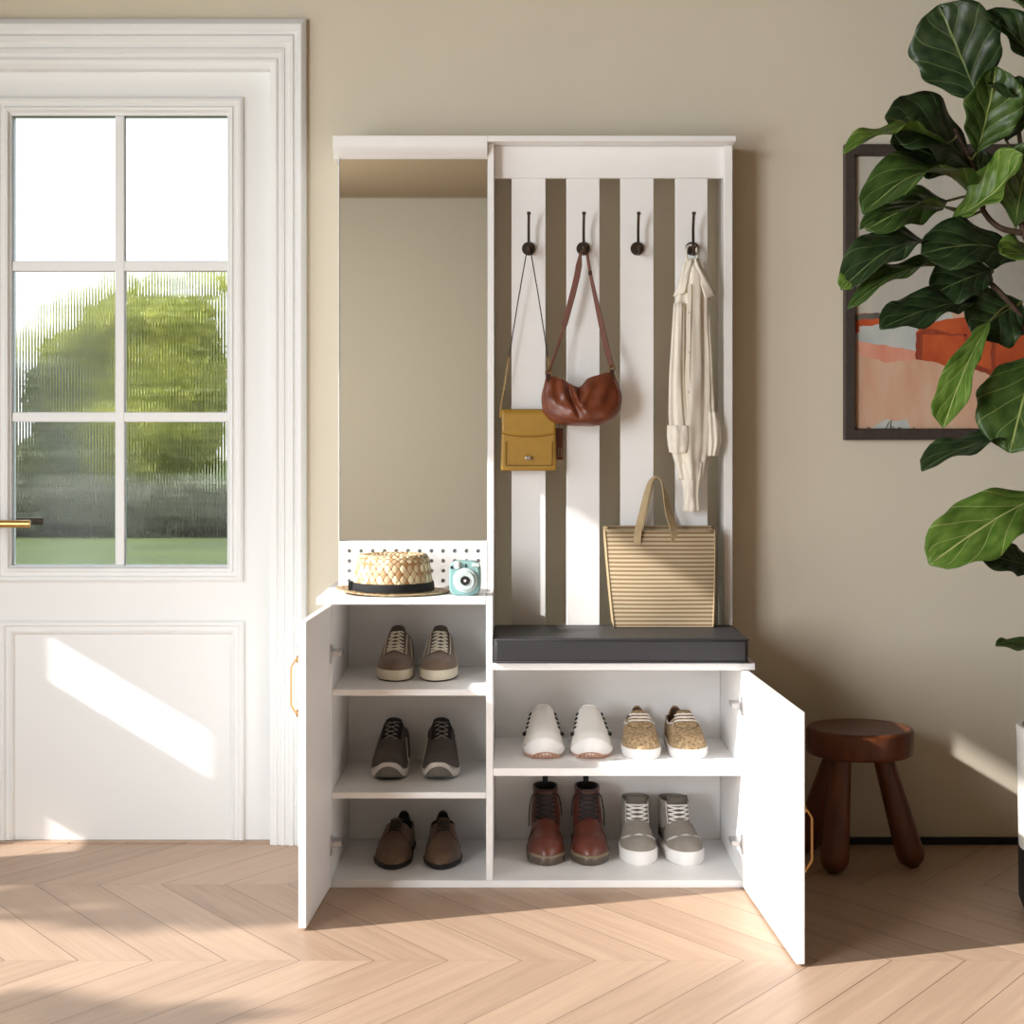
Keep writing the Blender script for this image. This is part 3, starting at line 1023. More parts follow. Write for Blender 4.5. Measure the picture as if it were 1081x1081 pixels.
def make_derby(t):
    s = Shoe(0.290, [(0, .037), (.12, .0415), (.28, .0465), (.45, .043), (.6, .037), (.8, .035), (1, .034)],
             [(0, .022), (.12, .034), (.25, .044), (.4, .060), (.50, .076), (.58, .084), (.70, .078), (.85, .080), (.93, .083), (.97, .077), (1, .071)],
             [(0, 2.0), (.3, 2.1), (.6, 2.4), (.8, 2.8), (1, 3.0)], 0.014, asym=.8, toe=.25)
    opening(s, t, 0.50, 0.972, 0.66, derby_leather, knit_dark, .003)
    s.slab([(0.0, .96, 0), (0.002, 1.0, 0.001), (0.0115, 1.0, 0.0035), (0.0135, .98, 0.0025)]).build('sole', black_rubber, t, smooth=40)
    m_ = MB()
    s.lace_rows(m_, 0.40, 0.515, 3, .015, 0.0018, cross=False)
    s.lace_rows(m_, 0.40, 0.515, 3, .015, 0.0014)
    m_.build('laces', derby_dark, t, smooth=180)
    def seam(m_, sg):
        m_.tube([s.pt(u, sg * tt, .0004) for u, tt in ((.58, .24), (.52, .20), (.46, .17), (.41, .18), (.37, .30), (.35, .45), (.36, .6), (.40, .78), (.46, .95))], 0.0010, 5)
    sides(seam, 'seam', derby_dark, t)
    tongue(s, t, derby_leather, .43, .545, .016, .002, 6, .003)
    s.insole(0.02, 0.024).build('insole', knit_dark, t)
shoe_pair(make_derby, 'derby_shoe', at_shelf(415.5, -.205, z0), at_shelf(465, -.205, z0), math.radians(-4), math.radians(2),
          'brown leather lace-up dress shoe, left one on the bottom left board',
          'brown leather lace-up dress shoe, right one on the bottom left board', 'shoe', 'pair of brown dress shoes')

def make_slip_on(t):
    s = Shoe(0.285, [(0, .044), (.12, .0490), (.3, .0515), (.45, .048), (.6, .041), (.8, .036), (1, .035)],
             [(0, .044), (.12, .052), (.25, .060), (.4, .076), (.55, .094), (.63, .100), (.76, .084), (.9, .084), (1, .076)],
             [(0, 2.1), (.3, 2.1), (.6, 2.3), (1, 3.0)], 0.016, asym=.4, toeh=.18, spring=0.004)
    opening(s, t, 0.60, 0.97, 0.56, white_canvas, grey_lace)
    zt = lambda u: 0.024 + 0.026 * max(0, 1 - u / 0.16) ** 0.9
    s.slab([(0.006, .97, 0), (0.010, 1.0, 0.002), (lambda u: zt(u) - .004, 1.0, 0.0035), (zt, 0.97, 0.0012)]).build('sole', white_rubber, t, smooth=45)
    m_ = MB()
    pr = []
    for k in range(13):
        q = -1 + k / 6
        pr.append((.004 + q * .036, 0.0005 + 0.0175 * (1 - q * q) ** 0.6))
    yb = [s.y(0) - .0065 + 0.022 * (abs(x) / .042) ** 2.2 for x, z in pr]
    m_.grid([[(x, y_, z) for (x, z), y_ in zip(pr, yb)], [(x, y_ + .03, z) for (x, z), y_ in zip(pr, yb)]], cap0=True)
    fix_normals(m_.build('toe_tread', gum, t, smooth=40))
    m_ = MB()
    for k in range(-3, 4):
        x = .004 + k * .0095
        hh = 0.014 * (1 - (k / 3.9) ** 2) ** .6
        yq = s.y(0) - .0072 + 0.022 * (abs(x) / .042) ** 2.2
        m_.tube([(x - .003, yq, .003), (x + .002, yq, .003 + hh * .5), (x - .002, yq, .002 + hh)], 0.001, 5)
    m_.build('tread_grooves', gum_dark, t, smooth=180)
    s.slab([(0.0, .90, 0), (0.0065, .98, 0.001)]).build('outsole', gum, t, smooth=40)
    def lace(m_, sg):
        for k in range(4):
            u = .36 + .07 * k
            m_.tube([s.pt(u + .02 * q, sg * (.52 + .05 * q - .02 * k), .0022) for q in range(3)], 0.0023, 6)
    sides(lace, 'elastic_lace', black_lace, t)
    def knot(m_, sg):
        c = s.pt(.30, sg * .66, .004)
        rows = [[c + Vector((math.cos(a) * r_, math.sin(a) * r_, zz)) for a in [2 * PI * q / 10 for q in range(10)]] for r_, zz in ((.0012, -.0055), (.0045, -.003), (.0052, 0), (.0045, .003), (.0012, .0055))]
        m_.grid(rows, closed_u=True, cap0=True, cap1=True)
        m_.tube([c, c + Vector((-sg * .004, .012, .006))], .0015, 6)
    sides(knot, 'lace_knot', black_lace, t, 60)
    m_ = MB()
    m_.tube([s.top(.575, x * .022, .001) for x in (-1, -.7, -.3, 0, .3, .7, 1)], .0016, 6)
    m_.build('vamp_seam', white_canvas, t, smooth=180)
    s.insole(0.03, 0.034).build('insole', white_canvas, t)
shoe_pair(make_slip_on, 'slip_on_shoe', at_shelf(574.5, -.185, zr), at_shelf(625, -.185, zr), math.radians(-.5), math.radians(.5),
          'white canvas slip-on with black side laces, left one on the bench shelf',
          'white canvas slip-on with black side laces, right one next to the tan shoes', 'shoe', 'pair of white slip-ons')

def make_tan(t):
    s = Shoe(0.275, [(0, .041), (.12, .045), (.3, .047), (.45, .0445), (.6, .040), (.8, .035), (1, .034)],
             [(0, .036), (.12, .043), (.25, .051), (.36, .066), (.44, .074), (.54, .074), (.70, .074), (.85, .080), (.93, .082), (.97, .076), (1, .070)],
             [(0, 2.3), (.3, 2.3), (.6, 2.6), (1, 3.0)], 0.024, asym=.6)
    opening(s, t, 0.45, 0.972, 0.64, tan_weave, tan_lining)
    s.slab([(0.0, .96, 0), (0.003, 1.0, 0.001), (0.021, 1.0, 0.0035), (0.0245, .98, 0.002)]).build('sole', white_rubber, t, smooth=40)
    tongue(s, t, tan_weave, .36, .50, .023, .010, 7)
    m_ = MB()
    for u, hw, e in ((.335, .030, .0028), (.37, .028, .0045), (.405, .026, .007)):
        m_.tube([s.top(u + .05 * (q / 6) ** 2, q / 6 * hw, e) for q in range(-6, 7)], .0019, 6)
    m_.build('laces', white_lace, t, smooth=180)
    sides(lambda m_, sg: m_.tube([s.pt(u, sg * tt, .0022) for u, tt in ((.38, .44), (.42, .52), (.5, .60), (.6, .63), (.7, .62))], .0018, 6), 'collar_lace', white_lace, t)
    m_ = MB()
    m_.tube([s.pt(u, tt, .0004) for u, tt in ((.42, -.40), (.32, -.38), (.255, -.22), (.245, 0), (.255, .22), (.32, .38), (.42, .40))], .0009, 5)
    m_.build('seam', tan_lining, t, smooth=180)
    s.insole(0.03, 0.034).build('insole', tan_lining, t)
shoe_pair(make_tan, 'canvas_shoe', at_shelf(679.5, -.20, zr), at_shelf(726.5, -.20, zr), math.radians(-1), math.radians(4),
          'tan patterned canvas shoe with white sole, left one beside the white slip-ons',
          'tan patterned canvas shoe with white sole, right one nearest the open cabinet door', 'shoe', 'pair of tan canvas shoes')

class Shaft:
    """ankle shaft: rings (z, y front, y back, half width)"""
    def __init__(s, rings):
        s.zs = [r[0] for r in rings]
        s.yf = curve([(r[0], r[1]) for r in rings])
        s.yb = curve([(r[0], r[2]) for r in rings])
        s.hw = curve([(r[0], r[3]) for r in rings])
    def pt(s, z, a, off=0.0):
        """a = 0 at the front, +-pi at the back"""
        c, n = (s.yf(z) + s.yb(z)) / 2, (s.yb(z) - s.yf(z)) / 2
        e = 0.8
        sx = math.copysign(abs(math.sin(a)) ** e, math.sin(a))
        sy = math.copysign(abs(math.cos(a)) ** e, math.cos(a))
        return Vector(((s.hw(z) + off) * sx, c - (n + off) * sy, z))
    def mesh(s, m_, nz=14, seg=32):
        z0_, z1_ = s.zs[0], s.zs[-1]
        rows = [[s.pt(z0_ + (z1_ - z0_) * i / nz, -PI + 2 * PI * k / seg) for k in range(seg)] for i in range(nz + 1)]
        m_.grid(rows, closed_u=True)
        return m_

def make_boot(t):
    s = Shoe(0.280, [(0, .039), (.12, .0435), (.28, .0455), (.45, .043), (.6, .038), (.8, .036), (1, .035)],
             [(0, .036), (.12, .044), (.25, .049), (.36, .058), (.44, .070), (.6, .072), (.8, .068), (1, .060)],
             [(0, 2.2), (.3, 2.2), (.6, 2.5), (1, 2.8)], 0.028, asym=.3, toeh=.17)
    sh = Shaft([(.045, -.040, .1345, .036), (.065, -.030, .132, .038), (.085, -.014, .128, .038), (.105, .002, .122, .0365), (.13, .010, .120, .0335), (.160, .010, .120, .0315)])
    m_ = s.upper(None)
    sh.mesh(m_)
    solid(weld(m_.build('upper', [boot_leather, knit_dark], t, smooth=180)), 0.003).modifiers['thickness'].material_offset = 1
    s.slab([(0.0, .95, 0), (0.002, 1.0, 0.002), (0.018, 1.0, 0.004), (0.020, 1.0, 0.003)]).build('sole', boot_sole, t, smooth=40)
    s.slab([(0.0195, 1.0, 0.0045), (0.0245, 1.0, 0.0045), (0.026, .98, .002)]).build('welt', boot_welt, t, smooth=40)
    m_ = MB()
    m_.grid([[sh.pt(z, -PI + 2 * PI * k / 32, .0012) for k in range(32)] for z in (.154, .161)], closed_u=True)
    solid(m_.build('collar', boot_dark, t, smooth=180), 0.004)
    m_ = MB()
    m_.grid([[sh.pt(.070 + .082 * k / 9, a, .0010) for a in (-.42, -.2, 0, .2, .42)] for k in range(10)])
    m_.build('tongue', boot_dark, t, smooth=180)
    m_ = MB()
    n = 7
    for k in range(n):
        za, zb = .070 + .080 * k / n, .070 + .080 * (k + 1) / n
        for sg in (-1, 1):
            m_.tube([sh.pt(za + (zb - za) * q / 6, sg * (-.62 + 1.24 * q / 6), .004) for q in range(7)], .0024, 6)
    for sg, ln in ((-1, .085), (1, .06)):
        pts = [sh.pt(.148, sg * .6, .004), sh.pt(.142, sg * 1.1, .004), sh.pt(.12, sg * 1.35, .005), sh.pt(.095, sg * 1.3, .006), sh.pt(.150 - ln, sg * 1.25, .006)]
        m_.tube(spline(pts, 4), .0016, 6)
    m_.build('laces', black_lace, t, smooth=180)
    def quarter(m_, sg):
        m_.tube([sh.pt(.154 - .085 * k / 9, sg * .72, .0012) for k in range(10)] + [s.pt(.36, sg * .40, .001), s.pt(.345, sg * .55, .001), s.pt(.36, sg * .75, .001), s.pt(.42, sg * .97, .001)], .0013, 5)
    sides(quarter, 'quarter_seam', boot_dark, t)
    m_ = MB()
    c = Vector((0, sh.yb(.160) - .001, .156))
    m_.ribbon([c, c + Vector((0, 0, .016)), c + Vector((0, .004, .0195)), c + Vector((0, .008, .016)), c + Vector((0, .009, -.01))], .014, .0018, (1, 0, 0))
    m_.build('pull_loop', loop_black, t)
shoe_pair(make_boot, 'leather_boot', at_shelf(577, -.170, z0), at_shelf(623.5, -.170, z0), math.radians(-.5), math.radians(.5),
          'reddish brown leather lace-up boot, left one on the bottom bench board',
          'reddish brown leather lace-up boot, right one next to the grey high-tops', 'boot', 'pair of brown leather boots')

def make_hightop(t):
    s = Shoe(0.275, [(0, .0400), (.12, .0435), (.28, .0455), (.45, .043), (.6, .039), (.8, .036), (1, .035)],
             [(0, .028), (.12, .036), (.25, .042), (.36, .052), (.46, .064), (.6, .066), (.8, .06), (1, .055)],
             [(0, 2.5), (.3, 2.4), (.6, 2.6), (1, 3)], 0.034, asym=.4, toeh=.16)
    sh = Shaft([(.045, -.036, .132, .035), (.065, -.026, .130, .0375), (.085, -.010, .126, .0375), (.105, .004, .122, .037), (.122, .010, .120, .0375), (.130, .022, .120, .0375)])
    m_ = s.upper(None)
    sh.mesh(m_)
    solid(weld(m_.build('upper', grey_nubuck, t, smooth=180)), 0.003)
    s.slab([(0.0, .93, 0), (0.004, 1.0, 0.002), (0.029, 1.0, 0.0035), (0.0345, .97, 0.0005)]).build('sole', white_rubber, t, smooth=50)
    m_ = MB()
    rows = []
    for k in range(11):
        z = .066 + .078 * k / 10
        zz = min(z, .127)
        rows.append([sh.pt(zz, a, .0012 + .004 * max(0, (k - 6) / 4)) + Vector((0, .004 * max(0, (k - 6) / 4), z - zz)) for a in (-.62, -.4, -.2, 0, .2, .4, .62)])
    m_.grid(rows)
    solid(m_.build('tongue', grey_dark, t, smooth=180), 0.004)
    m_ = MB()
    n = 6
    for k in range(n):
        za, zb = .060 + .060 * k / n, .060 + .060 * (k + 1) / n
        for sg in (-1, 1):
            m_.tube([sh.pt(za + (zb - za) * q / 6, sg * (-.60 + 1.20 * q / 6), .005) for q in range(7)], .0021, 6)
    m_.tube([sh.pt(.122, a, .006) for a in (-.66, -.4, 0, .4, .66)], .0021, 6)
    m_.build('laces', white_lace, t, smooth=180)
    m_ = MB()
    for off in (0, .02):
        m_.tube([s.pt(u, tt, .0014) for u, tt in ((.34 - off, -.80), (.27 - off, -.62), (.225 - off, -.4), (.21 - off, 0), (.225 - off, .4), (.27 - off, .62), (.34 - off, .80))], .0009, 5)
    m_.build('stitching', white_lace, t, smooth=180)
    sides(lambda m_, sg: m_.tube([sh.pt(.126 - .062 * k / 9, sg * .80, .001) for k in range(10)], .0009, 5), 'eyestay_stitching', white_lace, t)
    sides(lambda m_, sg: m_.grid([[s.pt(u, sg * tt, .0012) for tt in (.62, .75, .88, .99)] for u in (.5, .58, .66, .74, .82)], flip=sg < 0), 'side_patch', grey_dark, t)
shoe_pair(make_hightop, 'high_top_sneaker', at_shelf(676.5, -.170, z0), at_shelf(722, -.175, z0), math.radians(-1), math.radians(7),
          'grey high-top sneaker with white laces, left one next to the brown boots',
          'grey high-top sneaker with white laces, right one nearest the open cabinet door', 'sneaker', 'pair of grey high-tops')

# ---------------------------------------------------------------- mustard crossbody bag on the first hook
mustard = mat('mustard_leather', rgb(160, 122, 40), 0.5, var=0.06, vscale=40, bump=0.15, bscale=400)
mustard_edge = mat('mustard_edge', rgb(120, 88, 30), 0.6)
gold = mat('pale_gold', rgb(214, 178, 120), 0.28, 1.0)
silver = mat('silver_metal', rgb(215, 215, 215), 0.2, 1.0)
cord_dark = mat('dark_cord', rgb(46, 38, 30), 0.6)
MO = (0.0445, -0.172, 1.008)
mbag = thing('crossbody_bag', 'small mustard yellow crossbody bag with chain strap hanging on the leftmost hook', 'handbag', MO)
bx0, bx1, by0, by1, bz0, bz1 = X(528.5, -.2), X(588, -.2), -0.187, -0.138, Z(497, -.2), Z(433, -.2)
m_ = MB()
tp = 0.004
v = [(bx0, by0, bz0), (bx1, by0, bz0), (bx1, by1, bz0), (bx0, by1, bz0), (bx0 + tp, by0 + .008, bz1), (bx1 - tp, by0 + .008, bz1), (bx1 - tp, by1 - .004, bz1), (bx0 + tp, by1 - .004, bz1)]
m_.add(v, [(0, 3, 2, 1), (4, 5, 6, 7), (0, 1, 5, 4), (1, 2, 6, 5), (2, 3, 7, 6), (3, 0, 4, 7)])
m_.build('body', mustard, mbag, org=MO, bevel=0.006, seg=3)
# flap: covers the top and half of the front, curved lower edge
m_ = MB()
rows = []
for k in range(21):
    q = -1 + k / 10
    xc = (bx0 + bx1) / 2
    hw = (bx1 - bx0) / 2 - .0035
    zl = Z(457.5, -.2) - 0.0085 * (1 - abs(q) ** 2.2)
    x = xc + q * (hw + .0005)
    col = [(x, by1 - .002, bz1 - .012), (x, by1 - .006, bz1 + .001), (x, by0 + .014, bz1 + .002), (x, by0 + .006, bz1 - .003)]
    zt_ = bz1 - .012
    for j in range(6):
        z = zt_ + (zl - zt_) * j / 5
        y = by0 - .0022 + .008 * (z - bz0) / (bz1 - bz0)
        col.append((x, y, z))
    rows.append(col)
m_.grid(rows)
solid(fix_normals(m_.build('flap', mustard, mbag, org=MO, smooth=60)), 0.003, 0)
m_ = MB()
rz0_, rz1_ = Z(491.5, -.2), Z(468, -.2)
for pts in ([(X(534, -.2), by0 - .0005, Z(466, -.2)), (X(534, -.2), by0 - .0015, rz0_), (X(583, -.2), by0 - .0015, rz0_), (X(583, -.2), by0 - .0005, Z(466, -.2))],):
    m_.tube(pts, .0012, 6)
for k in range(20):
    pass
m_.tube([(r[-1][0], r[-1][1] - .001, r[-1][2]) for r in rows], .0011, 6)
m_.build('front_piping', mustard_edge, mbag, org=MO, smooth=60)
m_ = MB()
m_.box(X(554.5, -.2), X(560.5, -.2), by0 - .0095, by0 - .002, Z(485.5, -.2), Z(481.5, -.2))
m_.build('clasp', silver, mbag, org=MO, bevel=0.0012)
m_ = MB()
for xx in (536, 581):
    m_.disc((X(xx, -.2), by0 - .001, Z(490, -.2)), (0, -1, 0), .0022, .0015, 10)
m_.build('rivets', gold, mbag, org=MO, smooth=40)
hx = HKX[0]
top = Vector((hx, -.176, HKZ - .0155))
pl = Vector((bx0 - .002, -.160, bz1 - .003))
pr_ = Vector((bx1 + .000, -.160, bz1 - .003))
m_ = MB()
for e, sg in ((pl, -1), (pr_, 1)):
    a = top + Vector((sg * .0058, 0, 0))
    b = a.lerp(e, .66)
    m_.tube(spline([a, a.lerp(e, .3) + Vector((sg * .001, 0, 0)), b], 4), .0015, 6)
m_.tube([top + Vector((-.0058, 0, 0)), top + Vector((-.0045, 0, .0022)), top + Vector((-.002, 0, .0026)), top + Vector((.002, 0, .0026)), top + Vector((.0045, 0, .0022)), top + Vector((.0058, 0, 0))], .0015, 6)
m_.build('strap_cord', cord_dark, mbag, org=MO, smooth=180)
m_ = MB()
for e, sg in ((pl, -1), (pr_, 1)):
    a = top + Vector((sg * .0058, 0, 0))
    n = 18
    for k in range(n):
        c = a.lerp(e, .655 + .345 * (k + .5) / n)
        d = (e - a).normalized()
        w = Vector((0, 1, 0)) if k % 2 else d.cross(Vector((0, 1, 0))).normalized()
        ring_ = [c + d * (math.cos(2 * PI * q / 10) * .0042) + w * (math.sin(2 * PI * q / 10) * .0021) for q in range(10)]
        m_.tube(ring_, .00075, 5, closed=True)
m_.build('chain', gold, mbag, org=MO, smooth=180)
m_ = MB()
for sx_, x_ in ((-1, bx0), (1, bx1)):
    m_.box(x_ - .003, x_ + .003, -.168, -.152, bz1 - .02, bz1 - .002)
m_.build('strap_tab', mustard, mbag, org=MO, bevel=.001)

# ---------------------------------------------------------------- brown slouchy shoulder bag on the second hook
tan_leather = mat('chestnut_leather', rgb(112, 58, 36), 0.34, spec=0.5, var=0.22, vscale=26, bump=0.18, bscale=160, col2=None)
tan_edge = mat('chestnut_strap', rgb(98, 50, 30), 0.6, var=0.12, vscale=30)
antique = mat('antique_brass', rgb(120, 88, 52), 0.4, 0.9)
BO = (0.187, -0.21, 1.13)
bbag = thing('shoulder_bag', 'brown leather slouchy shoulder bag hanging on the second hook from the left', 'handbag', BO)
YB = -0.222
tc_ = curve([(0, 398), (.1, 397.5), (.22, 399.8), (.34, 405), (.47, 409), (.53, 406.5), (.60, 400), (.78, 395.6), (.93, 393), (1, 397)])
bc_ = curve([(0, 435), (.06, 441.5), (.14, 446), (.3, 449), (.5, 450), (.7, 449.5), (.84, 446), (.94, 440.5), (1, 433)])
lxc = curve([(0, 576.5), (.3, 573.5), (.6, 571.5), (1, 573)])
rxc = curve([(0, 649), (.3, 653.5), (.6, 656.5), (1, 655)])
def bag_pt(u, v, side):
    px = lxc(v) + (rxc(v) - lxc(v)) * u
    py = tc_(u) + (bc_(u) - tc_(u)) * v
    bl = max(0, math.sin(PI * min(1, max(0, u)))) ** .55 * (max(0, 1 - (1 - v) ** 2.2) * max(0, 1 - v ** 7)) ** .6
    th = .052 * bl + .004
    f = 0.0
    if side < 0:
        c1 = .30 + .22 * v
        c2 = .50 - .05 * v
        f += -.013 * math.exp(-((u - c1) / .045) ** 2) * math.exp(-((v - .35) / .32) ** 2)
        f += .007 * math.exp(-((u - c1 - .09) / .05) ** 2) * math.exp(-((v - .4) / .3) ** 2)
        f += -.010 * math.exp(-((u - c2) / .04) ** 2) * math.exp(-((v - .2) / .28) ** 2)
        f += -.006 * math.exp(-((u - .15 - .1 * v) / .05) ** 2) * math.exp(-((v - .25) / .3) ** 2)
        f += .004 * math.sin(22 * u + 9 * v) * math.exp(-((v - .35) / .35) ** 2) * bl
        f += .003 * mnoise.noise(Vector((u * 7, v * 5, 3.1))) * bl
    if side > 0:
        th *= .25 + .75 * min(1, max(0, (u - .22) / .2))
    return P(px, py, YB) + Vector((0, side * th - 1.5 * f * (1 if side < 0 else 0), 0))
m_ = MB()
NU, NV = 60, 30
for side in (-1, 1):
    rows = [[bag_pt(i / NU, j / NV, side) for i in range(NU + 1)] for j in range(NV + 1)]
    if side > 0:
        rows = [[Vector((p.x, min(p.y, -.137), p.z)) for p in r] for r in rows]
    m_.grid(rows, flip=side > 0)
rim = [[bag_pt(i / NU, 0, -1), bag_pt(i / NU, 0, 1)] for i in range(NU + 1)]
m_.grid(rim)
m_.grid([[bag_pt(i / NU, 1, -1), bag_pt(i / NU, 1, 1)] for i in range(NU + 1)], flip=True)
m_.grid([[bag_pt(0, j / NV, -1), bag_pt(0, j / NV, 1)] for j in range(NV + 1)], flip=True)
m_.grid([[bag_pt(1, j / NV, -1), bag_pt(1, j / NV, 1)] for j in range(NV + 1)])
fix_normals(m_.build('body', tan_leather, bbag, org=BO, smooth=180))
m_ = MB()
pts = [bag_pt(.04, .12, -1), bag_pt(.03, .45, -1), bag_pt(.06, .72, -1), bag_pt(.16, .86, -1), bag_pt(.35, .90, -1), bag_pt(.6, .90, -1), bag_pt(.82, .86, -1), bag_pt(.94, .72, -1), bag_pt(.97, .45, -1), bag_pt(.96, .12, -1)]
m_.tube(spline(pts, 6), .0016, 6)
m_.tube([bag_pt(i / 30, .015, -1) + Vector((0, -.0005, .0005)) for i in range(31)], .0016, 6)
m_.build('seam_piping', tan_leather, bbag, org=BO, smooth=180)
hx = HKX[1]
ht = Vector((hx, -.178, HKZ - .0135))
m_ = MB()
la, ra = P(579, 396, YB), P(646, 391.5, YB)
lp = [ht + Vector((-.0085, 0, -.003)), P(609, 292, -.185), P(600, 328, -.19), P(590, 362, -.198), la + Vector((0, 0, .006))]
m_.ribbon(spline(lp, 5), [.006, .008, .012] + [.0165] * 6 + [.0155] * 4 + [.006] * 7 + [.006], .003, [(.75, -.35, .1)] * 21)
m_.tube([ht + Vector((-.0085, 0, -.005)), ht + Vector((-.007, 0, 0)), ht + Vector((-.003, 0, .0022)), ht + Vector((.003, 0, .0022)), ht + Vector((.007, 0, 0)), ht + Vector((.0085, 0, -.005))], .003, 6)
m_.build('strap', tan_edge, bbag, org=BO, smooth=40)
m_ = MB()
rp_ = [ht + Vector((.0085, 0, -.003)), P(623.5, 290, -.185), P(631, 325, -.19), P(638, 357, -.198), ra + Vector((0, 0, .008))]
wl = [.007] * 5 + [.008 + .001 * k for k in range(7)] + [.0145] * 8 + [.013]
m_.ribbon(spline(rp_, 5), wl, .003, [(.8, -.5, .1)] * 21)
m_.build('strap', tan_edge, bbag, org=BO, smooth=40)
m_ = MB()
q = P(623, 288, -.187)
m_.box(q.x - .005, q.x + .005, q.y - .004, q.y + .003, q.z - .006, q.z + .005)
m_.build('strap_slider', boot_dark, bbag, org=BO, bevel=.001)
for e in (la, ra):
    m_ = MB()
    m_.tube([e + Vector((.007 * math.cos(2 * PI * k / 14), -.002, .006 + .008 * math.sin(2 * PI * k / 14))) for k in range(14)], .0018, 6, closed=True)
    m_.build('strap_ring', antique, bbag, org=BO, smooth=180)
    m_ = MB()
    m_.ribbon([e + Vector((0, -.006, .002)), e + Vector((0, -.010, -.008)), e + Vector((0, -.011, -.018))], .010, .003, (1, 0, 0))
    m_.build('strap_tab', boot_dark, bbag, org=BO, smooth=40)
# leather tag with a pale stripe hanging below the bag, behind the mustard one
m_ = MB()
m_.tube([P(590, 440, -.150), P(590, 452, -.128)], .0012, 6)
a0, a1 = X(584.5, -.13), X(594.5, -.13)
m_.box(a0, a1, -.131, -.127, Z(489.5, -.13), Z(452, -.13))
tg = m_.build('leather_tag', tan_leather, bbag, org=BO, bevel=.001)
m_ = MB()
m_.box(a0 - .0002, a1 + .0002, -.1322, -.1270, Z(489.8, -.13), Z(485.5, -.13))
m_.tube([(X(589.7, -.13), -.1315, Z(482, -.13)), (X(592.7, -.13), -.1315, Z(482, -.13)), (X(592.7, -.13), -.1315, Z(473, -.13)), (X(589.7, -.13), -.1315, Z(473, -.13))], .0007, 5, closed=True)
m_.build('pale_trim', cream_rubber, tg, org=BO)

# ---------------------------------------------------------------- cream shirt on the fourth hook
linen = mat('cream_linen', rgb(232, 226, 212), 0.9, spec=0.2, sheen=0.2, bump=0.25, bscale=350, var=0.03, vscale=20)
linen_trim = mat('cream_linen_seam', rgb(206, 196, 176), 0.9)
SO = (X(730, -.17), -0.17, 0.90)
shirt = thing('cream_shirt', 'cream linen shirt hanging crumpled by its collar on the rightmost hook', 'shirt', SO)
def cloth(rows_, name, pleats, amp, ph=0.0, depth=None, yc=-.172, seg=72, par=shirt, drift=0.0, capb=True):
    """rows_: (py, x left px, x right px, half depth)"""
    m_ = MB()
    zs_ = [Z(r[0], yc) for r in rows_]
    L_ = curve([(i, X(r[1], yc)) for i, r in enumerate(rows_)])
    R_ = curve([(i, X(r[2], yc)) for i, r in enumerate(rows_)])
    D_ = curve([(i, r[3]) for i, r in enumerate(rows_)])
    Zc = curve([(i, z) for i, z in enumerate(zs_)])
    n = (len(rows_) - 1) * 6
    g = []
    for i in range(n + 1):
        t = i / 6
        l, r, d, z = L_(t), R_(t), D_(t), Zc(t)
        c, hw = (l + r) / 2, (r - l) / 2
        row = []
        for k in range(seg):
            a = 2 * PI * k / seg
            pl_ = 1 + amp * math.cos(pleats * a + ph + drift * t) + amp * .6 * math.cos((pleats * 1.7) // 1 * a + 1.3 - drift * .7 * t) + .10 * mnoise.noise(Vector((math.cos(a) * 2, math.sin(a) * 2, t * 1.4)))
            sx_ = hw * math.cos(a) * (1 + .25 * (pl_ - 1))
            sy_ = d * math.sin(a) * pl_
            wob = .0035 * mnoise.noise(Vector((k * .11, t * 1.1, ph)))
            row.append(Vector((c + sx_, min(yc + sy_ + wob, -.1345), z + .004 * mnoise.noise(Vector((a * 1.5, ph, t * .3))) * min(1, t))))
        g.append(row)
    m_.grid(g, closed_u=True, cap0=True, cap1=capb)
    return fix_normals(m_.build(name, linen, par, org=SO, smooth=180))
cloth([(273, 724, 739, .010), (285, 719, 743, .020), (310, 714, 745, .024), (345, 710.5, 746, .026), (385, 707.5, 748, .027), (420, 706, 748, .027),
       (450, 706, 747, .026), (475, 708.5, 745, .024), (492, 713, 743, .022), (506, 717, 741, .019)], 'body', 5, .26, drift=.12)
cloth([(488, 716, 741, .014), (505, 720, 739, .015), (522, 722, 737, .013), (540, 721.5, 738, .011)], 'shirt_tail', 4, .22, ph=1.0, yc=-.178, capb=True)
def sheet(pts_rows, name, th=.004, par=shirt, m=None):
    m_ = MB()
    m_.grid(pts_rows)
    return solid(fix_normals(m_.build(name, m or linen, par, org=SO, smooth=180)), th, 0)
# collar wings spreading to both sides under the hook
def wing(c, sgn):
    rows = []
    for i in range(9):
        t = i / 8
        a = Vector(c[0]).lerp(Vector(c[1]), t)
        b = Vector(c[3]).lerp(Vector(c[2]), t)
        rows.append([a.lerp(b, k / 6) + Vector((0, -.006 * math.sin(PI * k / 6) * (.3 + t) + .003 * math.sin(5 * t + k), 0)) for k in range(7)])
    return rows
sheet(wing([P(727, 273, -.180), P(711, 313, -.178), P(723, 309, -.198), P(731, 274, -.190)], -1), 'collar')
sheet(wing([P(736, 273, -.180), P(755.5, 312, -.178), P(744, 315, -.198), P(733, 274, -.190)], 1), 'collar')
m_ = MB()
m_.tube(spline([P(726, 277, -.182), P(724.5, 268, -.172), P(725.5, 261, -.158), P(730, 258.8, -.152), P(734.5, 261, -.158), P(736, 268, -.172), P(735.5, 277, -.182)], 6), .0034, 8)
m_.build('hanging_loop', linen, shirt, org=SO, smooth=180)
sl = cloth([(320, 711, 722, .010), (360, 708.5, 722, .012), (400, 706, 722, .013), (435, 705.5, 724, .014), (455, 706, 727, .015)], 'sleeve', 5, .22, ph=.4, yc=-.196, seg=40)
cf = cloth([(449, 704, 728.5, .016), (458, 704, 729, .0175), (470, 705, 728.5, .017), (478, 706.5, 726, .015)], 'cuff', 7, .10, ph=.2, yc=-.197, seg=40, par=sl)
